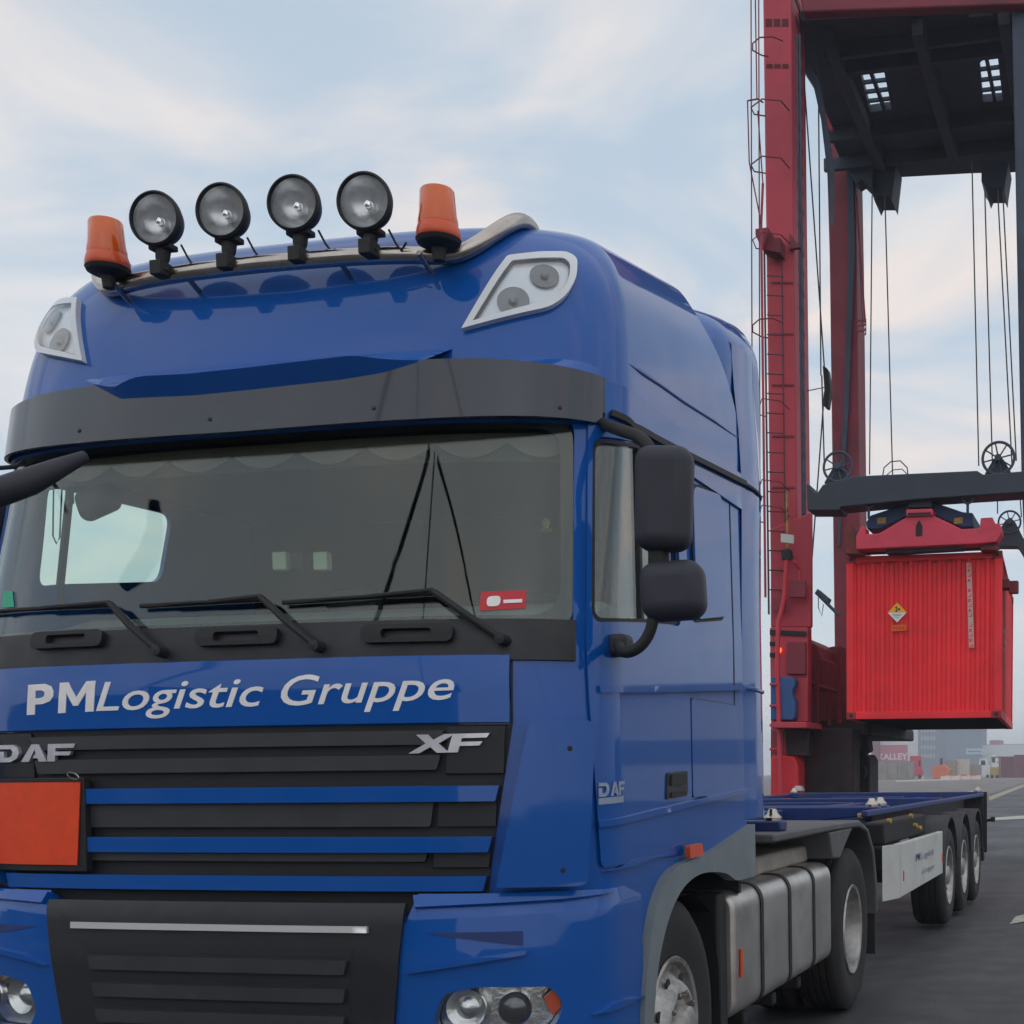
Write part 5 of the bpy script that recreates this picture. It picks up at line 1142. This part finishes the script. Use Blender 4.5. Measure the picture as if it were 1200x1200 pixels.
def container():
    Y = 18.2; A = at(989.5, 652, Y); B = at(1166.5, 647, Y); Cb = at(1173, 841, Y); Db = at(992, 843, Y)
    Kc = thing('shipping_container', 'red corrugated container with a radiation placard hanging from the crane', 'container')
    o = Vector(Db); rx = (Vector(Cb)-Vector(Db)); W = rx.length; rx.normalize(); up = Vector(A)-Vector(Db); H = up.length; up = (up-rx*up.dot(rx)).normalized(); bk = up.cross(rx).normalized()
    if bk.y < 0: bk = -bk
    bk = (bk - rx*.052).normalized(); Lc = 6.06
    print('container', W, H, bk)
    # turn the box slightly so that its right side shows
    rot = Matrix.Rotation(R(-1.5), 3, up); 
    def P(a, b, c): return o+rx*a+up*b+bk*c
    def bx(bm, a0, b0, c0, a1, b1, c1):
        v = [P(a, b, c) for c in (c0, c1) for b in (b0, b1) for a in (a0, a1)]; vs = [bm.verts.new(p) for p in v]
        fs = [bm.faces.new([vs[i] for i in f]) for f in ((0, 1, 3, 2), (4, 6, 7, 5), (0, 4, 5, 1), (2, 3, 7, 6), (0, 2, 6, 4), (1, 5, 7, 3))]; bmesh.ops.recalc_face_normals(bm, faces=fs)
    def corr(bm, n, mp, w, h0, h1, dep=.036):
        """corrugated sheet; mp(t, h, d) -> point"""
        xs = []; pit = w/n
        for i in range(n):
            x = i*pit; xs += [(x, 0), (x+pit*.34, 0), (x+pit*.5, dep), (x+pit*.84, dep)]
        xs.append((w, 0)); lo = [bm.verts.new(mp(t, h0, d)) for t, d in xs]; hi = [bm.verts.new(mp(t, h1, d)) for t, d in xs]
        for i in range(len(xs)-1): bm.faces.new((lo[i], lo[i+1], hi[i+1], hi[i]))
    bm = bmesh.new(); corr(bm, 15, lambda t, h, d: P(.1+t, h, .03+d), W-.2, .10, H-.10); finish('end_wall', bm, CONT, Kc, ang=20)
    for s in (0, 1):
        bm = bmesh.new(); corr(bm, 22, lambda t, h, d: P((W-.02-d) if s else .02+d, h, .1+t), Lc-.2, .12, H-.08); finish('side_wall', bm, CONT, Kc, ang=20)
    bm = bmesh.new(); bx(bm, .05, H-.05, .05, W-.05, H-.02, Lc-.05); finish('roof', bm, CONT, Kc)
    bm = bmesh.new(); bx(bm, .05, .03, .05, W-.05, .09, Lc-.05)
    for k in range(16): bx(bm, .08, .0, .25+k*.37, W-.08, .03, .32+k*.37)
    finish('floor', bm, CHAS, Kc)
    bm = bmesh.new(); bx(bm, .10, .0, Lc-.08, W-.1, H-.02, Lc-.03); finish('container_doors', bm, CONT, Kc)
    bm = bmesh.new()
    for a in (0, W-.12):
        for c in (0, Lc-.12): bx(bm, a, .1, c, a+.12, H-.1, c+.12)
    for c in (.0, Lc-.09): bx(bm, .1, .0, c, W-.1, .12, c+.09); bx(bm, .1, H-.11, c, W-.1, H-.01, c+.09)
    for a in (0, W-.07): bx(bm, a, 0, .12, a+.07, .14, Lc-.12); bx(bm, a, H-.08, .12, a+.07, H-.01, Lc-.12)
    finish('frame', bm, CONT, Kc, bevel=.008)
    for a in (-.004, W-.160):
        for b in (-.004, H-.120):
            for c in (-.004, Lc-.17):
                bm = bmesh.new(); bx(bm, a, b, c, a+.164, b+.122, c+.174); cc = finish('corner_casting', bm, mat('casting_red', (.30, .025, .03), .7, var=.3, vs=8), Kc, bevel=.008)
                if c < 0: bm = bmesh.new(); bx(bm, a+.055, b+.035, c-.003, a+.11, b+.09, c+.002); finish('casting_hole', bm, BLACK, cc)
    bm = bmesh.new()
    for k in range(9): bx(bm, .22+k*(W-.4)/9, H-.135, -.004, .32+k*(W-.4)/9, H-.115, .003)
    finish('weld_slot', bm, MATS['casting_red'], Kc)
    PL = Plane(o-bk*.014, rx, up)
    def loc(px, py):
        p = Vector(at(px, py, Y)); d = p-o; return d.dot(rx), d.dot(up)
    PL.n = -bk
    def flatpatch(name, pts, h, m, parent=Kc):
        bm = bmesh.new(); flat(bm, pts); bm2 = bmesh.new()
        for v in bm.verts: v.co = PL.at(v.co.x, v.co.y, h)
        r = bmesh.ops.extrude_face_region(bm, geom=bm.faces[:]); bmesh.ops.translate(bm, vec=bk*.003, verts=[e for e in r['geom'] if isinstance(e, bmesh.types.BMVert)]); bmesh.ops.recalc_face_normals(bm, faces=bm.faces); bm2.free()
        return finish(name, bm, m, parent)
    cx, cy = loc(1051.5, 718); d = .155
    pl = flatpatch('hazard_placard', [(cx-d, cy), (cx, cy-d*1.02), (cx+d, cy)], .0, mat('placard_white', (.72, .72, .70), .6))
    flatpatch('placard_top', [(cx-d, cy+.003), (cx+d, cy+.003), (cx, cy+d*1.05)], .0, mat('placard_yellow', (.80, .42, .02), .6), pl)
    for k in range(3):
        a0 = R(90+120*k+30); q = [(cx+r*math.cos(a0+t), cy+.055+r*math.sin(a0+t)) for r, t in ((.012, -.5), (.045, -.5), (.048, 0), (.045, .5), (.012, .5))]; flatpatch('trefoil_blade', q, .004, BLACK, pl)
    flatpatch('trefoil_centre', [(cx+.008*math.cos(t), cy+.055+.008*math.sin(t)) for t in [2*math.pi*i/10 for i in range(10)]], .004, BLACK, pl)
    for w_, y_ in ((.07, -.03), (.06, -.05), (.03, -.08)): flatpatch('placard_text_line', [(cx-w_, cy+y_-.006), (cx+w_, cy+y_-.006), (cx+w_, cy+y_+.004), (cx-w_, cy+y_+.004)], .004, mat('placard_grey', (.3, .3, .3), .6), pl)
    a = [loc(*p) for p in ((1045, 740), (1062, 739), (1062, 732), (1045, 733))]; op = flatpatch('orange_panel', a, 0, ORB)
    for k in range(4): x = a[0][0]+.03+k*.05; flatpatch('panel_digit', [(x, a[0][1]+.03), (x+.032, a[0][1]+.03), (x+.032, a[0][1]+.075), (x, a[0][1]+.075)], .004, mat('faded_orange', (.45, .06, .02), .6), op)
    a0 = loc(1131, 660); a1 = loc(1138, 759); b0 = loc(1136, 660)
    st = flatpatch('number_strip', [(a1[0]-.035, a1[1]), (a1[0]+.05, a1[1]), (a0[0]+.10, a0[1]), (a0[0]+.02, a0[1])], 0, mat('strip_pink_white', (.55, .38, .36), .6, var=.15, vs=8))
    for k in range(17):
        t = (k+.5)/17
        if k in (4, 11): continue
        x = (a0[0]+.035)*(1-t)+(a1[0]-.02)*t; y = a0[1]*(1-t)+a1[1]*t; flatpatch('strip_character', [(x, y-.024), (x+.05, y-.024), (x+.05, y-.012), (x+.016, y-.006), (x+.05, y+.014), (x+.045, y+.024), (x, y+.024)] if k % 2 else [(x, y-.024), (x+.05, y-.024), (x+.05, y+.024), (x+.035, y+.024), (x+.035, y-.01), (x, y-.01)], .004, CONT, st)
    flatpatch('vent_cover', [loc(1088, 652), loc(1096, 652), loc(1096, 657), loc(1088, 657)], 0, CONT)
    bm = bmesh.new(); c = P(W+.02, H-.42, .9); box(bm, c, (.16, .3, .16)); box(bm, c+Vector((.14, 0, -.05)), (.16, .14, .21)); finish('side_fitting', bm, CREDD, Kc, bevel=.02)
    for y_ in (1.5,):
        WL = mat('faded_white_mark', (.5, .4, .42), .7)
        bm = bmesh.new(); v = [P(W+.002, H*.52, .9), P(W+.002, H*.52, 3.0), P(W+.002, H*.50, 3.0), P(W+.002, H*.50, .9)]; 
        for z0, c0, c1 in ((.56, 1.0, 1.3), (.50, 1.0, 1.6), (.44, 1.0, 1.25), (.38, 1.3, 1.6)): bx(bm, W+.001, H*z0-.03, c0, W+.004, H*z0+.03, c1)
        finish('side_marking', bm, WL, Kc)
container()

# ================================================================== background
def far_box(name, label, cat, x0, x1, ytop, ybase, Y, depth, m, parts=None, group=None, bevel=.03):
    """building whose near face spans photo columns x0..x1 and stands on the ground at distance Y"""
    t = thing(name, label, cat, group); a = at(x0, ybase, Y); b = at(x1, ybase, Y); zt = float(at((x0+x1)/2, ytop, Y)[2])
    bm = bmesh.new(); boxb(bm, (a[0], Y, 0), (b[0], Y+depth, zt)); finish('walls', bm, m, t, bevel=bevel)
    bm = bmesh.new(); boxb(bm, (a[0]-.03, Y-.03, zt), (b[0]+.03, Y+depth+.03, zt+max(.05, zt*.015))); finish('roof', bm, mat('roof_edge_grey', (.2, .21, .22), .7), t)
    return t, a[0], b[0], zt
def background():
    GR = mat('grey_cladding', (.16, .185, .21), .7, var=.08, vs=.2); CONC = mat('old_concrete', (.26, .235, .205), .85, var=.2, vs=.5, dirt=(.15, .13, .11), ds=.6, da=.6)
    k3 = 3.2; WH = mat('white_cladding', (.62, .64, .64), .6, var=.05, vs=.1); PINK = mat('pink_red_band', (.50, .10, .15), .6); MAR = mat('maroon_paint', (.20, .05, .065), .6, var=.15, vs=.3)
    Y = 700
    t, x0, x1, zt = far_box('office_block', 'big grey block building with four rows of small windows far behind the container', 'building', 1063, 1149.5, 825, 889, Y, 30, GR)
    wd = (x1-x0)
    WG = mat('pale_window', (.42, .45, .45), .3); 
    for r, py in enumerate((855.5, 865, 875.5, 886)):
        z = float(at(1100, py, Y)[2])
        for c in range(5):
            px = 1080.5+c*3.5; p = at(px, py, Y); bm = bmesh.new(); boxb(bm, (p[0]-.42, Y-.1, z-1.0), (p[0]+.42, Y+.05, z+1.0)); finish('window', bm, WG, t)
    bm = bmesh.new(); a = at(1108, 870, Y)[0]; boxb(bm, (a, Y-1.5, 0), (x1-.3, Y-.03, zt-.3)); finish('front_wing', bm, mat('blue_grey_cladding', (.16, .20, .25), .7, var=.08, vs=.2), t)
    a, b = at(1132, 884, Y-1.6), at(1155, 877, Y-1.6); bm = bmesh.new(); boxb(bm, (a[0], Y-1.7, a[2]), (b[0], Y-1.5, b[2])); sg = finish('wall_sign', bm, mat('sign_pale_blue', (.42, .50, .62), .6), t)
    bm = bmesh.new(); boxb(bm, (a[0]+.9, Y-1.75, (a[2]+b[2])/2-.35), (b[0]-2.4, Y-1.71, (a[2]+b[2])/2+.35)); finish('sign_line', bm, mat('sign_blue', (.08, .14, .35), .6), sg)
    Y = 500
    t, x0, x1, zt = far_box('sign_hall', 'white hall with a red band and white lettering at the left of the grey block', 'building', 1029, 1064, 835, 891, Y, 25, WH)
    zb0, zb1 = float(at(1045, 893, Y)[2]), float(at(1045, 873, Y)[2])
    bm = bmesh.new(); boxb(bm, (x0+.02, Y-.12, max(.0, zb0)), (x1-.02, Y-.02, zb1)); sb = finish('sign_band', bm, PINK, t)
    PLn = Plane((x0, Y-.14, 0), (1, 0, 0)); zz0 = float(at(1045, 890, Y)[2]); zc = float(at(1045, 883, Y)[2])-zz0
    text_on('sign_lettering', PLn, 'KALLEY', (.15, zz0), (x1-x0-.1, zz0), zc, .03, .02, mat('sign_white', (.75, .72, .72), .6), sb, offset=.02)
    bm = bmesh.new()
    for py in (852, 860): z = float(at(1045, py, Y)[2]); boxb(bm, (x0+.1, Y-.10, z-.12), (x1-.1, Y-.03, z+.12))
    finish('cladding_joint', bm, mat('joint_grey', (.45, .47, .48), .6), t)
    far_box('maroon_tower', 'narrow dull maroon tower at the left end of the white sign hall', 'building', 1021, 1029, 848, 892, 495, 16, MAR)
    t, x0, x1, zt = far_box('concrete_wall', 'low grey concrete retaining wall below the red and white sign hall', 'wall', 1012, 1069, 892.5, 909.5, 300, 3, CONC)
    bm = bmesh.new()
    for k in range(5): x = x0+(x1-x0)*(k+.5)/5; boxb(bm, (x-.05, 299.95, 0), (x+.05, 300.0, zt-.05))
    finish('wall_joint', bm, mat('joint_dark', (.12, .11, .1), .8), t)
    Y = 330
    t = thing('yard_tractor', 'bright red cab-over truck parked at the end of the concrete wall', 'truck'); a = at(1066, 903, Y); b = at(1081, 903, Y); zt = float(at(1073, 886, Y)[2]); w = b[0]-a[0]
    bm = bmesh.new(); prism(bm, [(a[0], Y, .6), (b[0]-.15, Y, .6), (b[0], Y, 1.0), (b[0]-.4, Y, zt*.65), (b[0]-.3, Y, zt-.15), (b[0]-.6, Y, zt), (a[0], Y, zt)], (0, 2.4, 0)); finish('cab', bm, mat('truck_red', (.50, .02, .05), .4, var=.1, vs=1), t, bevel=.04)
    bm = bmesh.new(); boxb(bm, (b[0]-1.0, Y-.02, zt*.55), (b[0]-.45, Y+.02, zt*.8)); finish('window', bm, BLACK, t)
    bm = bmesh.new(); lathe(bm, [(0, .5), (.3, .5)], (a[0]+.7, Y, .5), (0, 1, 0), 16); finish('wheel', bm, TYRE, t); bm = bmesh.new(); lathe(bm, [(0, .5), (.3, .5)], (b[0]-.7, Y, .5), (0, 1, 0), 16); finish('wheel', bm, TYRE, t)
    p = at(1081.5, 905, 290); t = thing('marker_bollard', 'small yellowish marker bollard beside the parked red truck', 'bollard'); bm = bmesh.new(); lathe(bm, [(0, .5), (.1, .5), (.12, .35), (1.0, .1), (1.02, .001)], (p[0], 290, 0), (0, 0, 1), 14); finish('bollard_body', bm, mat('bollard_yellow', (.6, .40, .15), .6), t)
    # red and white barriers, heaps and crates
    JB = mat('barrier_white', (.58, .45, .40), .7, var=.1, vs=2); JR = mat('barrier_red', (.50, .13, .08), .7)
    p0, p1 = at(1102, 910, 280), at(1150, 909, 280); n = 4
    for k in range(n):
        xa = p0[0]+(p1[0]-p0[0])*k/n; xb = p0[0]+(p1[0]-p0[0])*(k+1)/n-.1
        t = thing('road_barrier', 'low red and white road barrier, %s of the four' % ('leftmost', 'second from left', 'third from left', 'rightmost')[k], 'barrier', 'road barriers in the far yard')
        bm = bmesh.new(); prism(bm, [(xa, 280, 0), (xa, 280.9, 0), (xa, 280.75, .35), (xa, 280.6, .85), (xa, 280.3, .85), (xa, 280.15, .35)], (xb-xa, 0, 0)); finish('barrier_body', bm, JB, t, bevel=.02)
        bm = bmesh.new(); boxb(bm, (xa+.1, 280.2, .80), (xa+(xb-xa)*.55, 280.7, 1.05)); finish('red_top', bm, JR, t, bevel=.02)
    t = thing('orange_boat', 'small orange heap of covers left of the pale crates', 'boat cover'); a, b = at(1091, 905, 300), at(1113, 905, 300); zt = float(at(1100, 896, 300)[2])
    bm = bmesh.new(); prism(bm, [(a[0], 300, zt*.7), (a[0]+.5, 300, .05), (b[0]-.6, 300, .05), (b[0], 300, zt*.65), (b[0]-1.5, 300, zt), (a[0]+.9, 300, zt*.95)], (0, 3.2, 0)); finish('cover', bm, mat('orange_cover', (.58, .14, .05), .6, var=.2, vs=2), t, bevel=.06); t.name = 'covered_heap'
    CR = mat('crate_pale', (.50, .44, .36), .7, var=.15, vs=2)
    for k, (x0, x1, y0, y1, lb) in enumerate(((1107, 1121, 891, 903, 'grey brown pallet load left in the crate row of the far yard'), (1120, 1136, 890, 905, 'tallest cream crate in the crate row of the far yard'), (1137, 1150, 896, 905, 'low tan crate right in the crate row of the far yard'))):
        t = thing('crate', lb, 'crate', 'crates in the far yard'); a, b = at(x0, y1, 310+k), at(x1, y1, 310+k); zt = float(at(x0, y0, 310+k)[2]); bm = bmesh.new(); boxb(bm, (a[0], 310+k, .15), (b[0], 310.9+k, zt)); finish('crate_box', bm, CR if k == 1 else mat('crate_brown', (.28, .23, .2), .8, var=.2, vs=2), t, bevel=.03)
        bm = bmesh.new(); boxb(bm, (a[0]-.03, 309.97+k, 0), (b[0]+.03, 310.9+k, .15)); finish('pallet', bm, CHAS, t)
    p = at(1103, 893, 330); bm = bmesh.new()
    t = thing('bollard_post', 'short dark post standing behind the pallet load in the far yard', 'post'); bm = bmesh.new(); lathe(bm, [(0, .4), (float(at(1103, 889, 330)[2]), .35), (float(at(1103, 888, 330)[2]), .1)], (p[0], 330, 0), (0, 0, 1), 10); finish('post_body', bm, BLACK, t)
    # white cars
    for k, (x0, x1, y0, lb) in enumerate(((1146, 1160, 889, 'white parked car left of the yellow forklift'), (1160, 1170, 885, 'white van partly hidden behind the yellow forklift'))):
        Yk = 350+k*20; t = thing('parked_car', lb, 'car', 'white vehicles in the far yard'); a, b = at(x0, 900, Yk), at(x1, 900, Yk); z = float(at(x0, y0, Yk)[2]); L_ = b[0]-a[0]; bm = bmesh.new()
        prism(bm, [(a[0], Yk, .3), (b[0], Yk, .3), (b[0], Yk, z*.6), (b[0]-L_*.2, Yk, z*.65), (b[0]-L_*.32, Yk, z), (a[0]+L_*.15, Yk, z), (a[0], Yk, z*.6)], (0, 1.8, 0)); finish('body', bm, WH, t, bevel=.05)
        bm = bmesh.new(); boxb(bm, (a[0]+L_*.25, Yk-.02, z*.66), (b[0]-L_*.38, Yk+.02, z*.9)); finish('window', bm, BLACK, t)
        bm = bmesh.new(); lathe(bm, [(0, .42), (.2, .42)], (a[0]+L_*.2, Yk-.01, .42), (0, 1, 0), 14); finish('wheel', bm, TYRE, t); bm = bmesh.new(); lathe(bm, [(0, .42), (.2, .42)], (b[0]-L_*.2, Yk-.01, .42), (0, 1, 0), 14); finish('wheel', bm, TYRE, t)
    Y = 320; t = thing('forklift', 'small yellow forklift in front of the maroon containers', 'forklift'); a, b = at(1160, 902, Y), at(1175, 902, Y); zt = float(at(1168, 886, Y)[2]); bm = bmesh.new(); boxb(bm, (a[0], Y, .4), (b[0]-1.0, Y+1.4, zt*.5)); finish('body', bm, YEL, t, bevel=.05)
    bm = bmesh.new(); boxb(bm, (b[0]-.95, Y, .1), (b[0]-.6, Y+1.3, zt)); boxb(bm, (a[0]+.2, Y, zt*.92), (b[0]-.9, Y+1.4, zt*.97)); boxb(bm, (a[0]+.2, Y, zt*.5), (a[0]+.35, Y+.1, zt*.92)); finish('mast', bm, mat('forklift_brown', (.2, .14, .08), .6), t)
    bm = bmesh.new(); lathe(bm, [(0, .42), (.2, .42)], (a[0]+.5, Y-.02, .42), (0, 1, 0), 14); finish('wheel', bm, TYRE, t); bm = bmesh.new(); lathe(bm, [(0, .42), (.2, .42)], (b[0]-1.3, Y-.02, .42), (0, 1, 0), 14); finish('wheel', bm, TYRE, t)
    # maroon containers at the right, white hall above, reefer stack
    for k, (x0, x1, y0, lb) in enumerate(((1171, 1187, 886.5, 'dull maroon container right beside the yellow forklift'), (1188, 1206, 884.5, 'dull maroon container at the right edge of the picture'))):
        Y = 340; t = thing('yard_container', lb, 'container', 'maroon containers in the far yard'); a, b = at(x0, 903, Y), at(x1, 903, Y); zt = float(at((x0+x1)/2, y0, Y)[2]); bm = bmesh.new(); W_ = b[0]-a[0]; n = 14; pts = []
        for i in range(n): pts += [(a[0]+W_*i/n, 0), (a[0]+W_*(i+.35)/n, 0), (a[0]+W_*(i+.5)/n, .1), (a[0]+W_*(i+.85)/n, .1)]
        lo = [(x, Y+d, 0) for x, d in pts]; prism(bm, lo+[(b[0], Y, 0), (b[0], Y+2.4, 0), (a[0], Y+2.4, 0)], (0, 0, zt-.1)); finish('corrugated_walls', bm, MAR, t)
        bm = bmesh.new(); boxb(bm, (a[0]-.01, Y-.02, zt-.1), (b[0]+.01, Y+2.42, zt)); boxb(bm, (a[0]-.01, Y-.02, 0), (b[0]+.01, Y, .21)); finish('rails', bm, MAR, t)
    t, x0, x1, zt = far_box('white_warehouse', 'long low white warehouse beyond the maroon containers on the right', 'building', 1150.5, 1215, 872.5, 888, 705, 50, WH)
    bm = bmesh.new()
    for k in range(9): x = x0+(x1-x0)*(k+.5)/9; z0 = zt*.35; boxb(bm, (x-.8, 704.8, z0), (x+.8, 705, z0+1.2))
    finish('window_band', bm, mat('window_dark', (.1, .11, .13), .4), t)
    t, x0, x1, zt = far_box('red_roof_hut', 'small red roof box standing above the white warehouse', 'building', 1159.5, 1173, 868, 888, 780, 16, mat('red_hut', (.48, .07, .10), .6))
background()

def derrick():
    t = thing('derrick_crane', 'distant dark derrick mast with two stays behind the photographer, seen only mirrored in the windscreen', 'crane')
    def refl(px, py, D=45):
        u, z = BODY.uv(px, py, -.004); p = np.array(BODY.at(u, z, -.004)); n = np.array(BODY.at(u, z, .02))-np.array(BODY.at(u, z, -.02)); n /= np.linalg.norm(n)
        d = p-CAM_P; d /= np.linalg.norm(d); r = d-2*d.dot(n)*n; return Vector(p+r*D)
    for nm, q, rad in (('mast', ((503, 533), (440, 728)), .22), ('stay', ((509, 536), (496, 720)), .10), ('stay', ((512, 540), (555, 715)), .12)):
        a, b = refl(*q[0]), refl(*q[1]); print(nm, a, b)
        d = (b-a); f = b+d*(-(b.z)/d.z) if abs(d.z) > 1e-3 and d.z < 0 else b
        bm = bmesh.new(); tube(bm, [a, f], rad, 8); finish(nm, bm, CHAS, t)
derrick()

def offstage():  # unseen buildings, added to shape the reflections in the cab paint
    WG = mat('warehouse_cladding', (.16, .17, .18), .7, var=.2, vs=.15, dirt=(.10, .085, .075), ds=.2, da=.6); DG = mat('gate_dark', (.04, .045, .05), .6)
    t = thing('reflection_warehouse', 'unseen long grey warehouse added behind the camera to darken reflections in the cab front', 'building')
    bm = bmesh.new(); boxb(bm, (-130, -62, 0), (-6, -46, 8.5)); finish('walls', bm, WG, t, bevel=.1)
    bm = bmesh.new(); prism(bm, [(-131, -63, 8.5), (-131, -45, 8.5), (-131, -54, 10.8)], (126, 0, 0)); finish('roof', bm, mat('warehouse_roof', (.10, .10, .11), .7), t)
    for k in range(9):
        x = -124+k*13.5; bm = bmesh.new(); boxb(bm, (x, -46.05, .1), (x+5, -45.9, 5.2)); finish('gate', bm, DG if k % 3 else mat('gate_pale', (.45, .45, .43), .6), t)
    t = thing('reflection_office', 'unseen pale office block added beside the yard to vary reflections in the cab door', 'building')
    bm = bmesh.new(); boxb(bm, (20, 70, 0), (34, 84, 6.2)); finish('walls', bm, mat('office_render', (.55, .55, .53), .7, var=.1, vs=.3), t, bevel=.1)
    bm = bmesh.new(); boxb(bm, (34.01, 72, 0), (56, 84, 4)); finish('annexe', bm, mat('annexe_blue', (.10, .16, .24), .6), t, bevel=.1)
    for k in range(1): bm = bmesh.new(); boxb(bm, (20.6, 69.9, 2.2+k*3.1), (33.4, 70.05, 3.5+k*3.1)); finish('window', bm, mat('office_glass', (.12, .15, .18), .2), t)
    bm = bmesh.new(); boxb(bm, (19.5, 69.5, 6.2), (34.5, 84.5, 6.6)); finish('roof', bm, MATS['warehouse_roof'], t)
offstage()
def haze():
    bm = bmesh.new(); boxb(bm, (-1050, -350, -1), (1050, 1550, 38)); m = bpy.data.materials.new('evening_haze'); m.use_nodes = True; t = m.node_tree
    for n in list(t.nodes): t.nodes.remove(n)
    o = t.nodes.new('ShaderNodeOutputMaterial'); v = t.nodes.new('ShaderNodeVolumePrincipled'); v.inputs['Color'].default_value = (.82, .88, 1, 1); v.inputs['Density'].default_value = .0009; v.inputs['Anisotropy'].default_value = .2
    t.links.new(v.outputs[0], o.inputs['Volume']); ob = finish('haze', bm, m); tag(ob, None, None, kind='stuff')
haze()
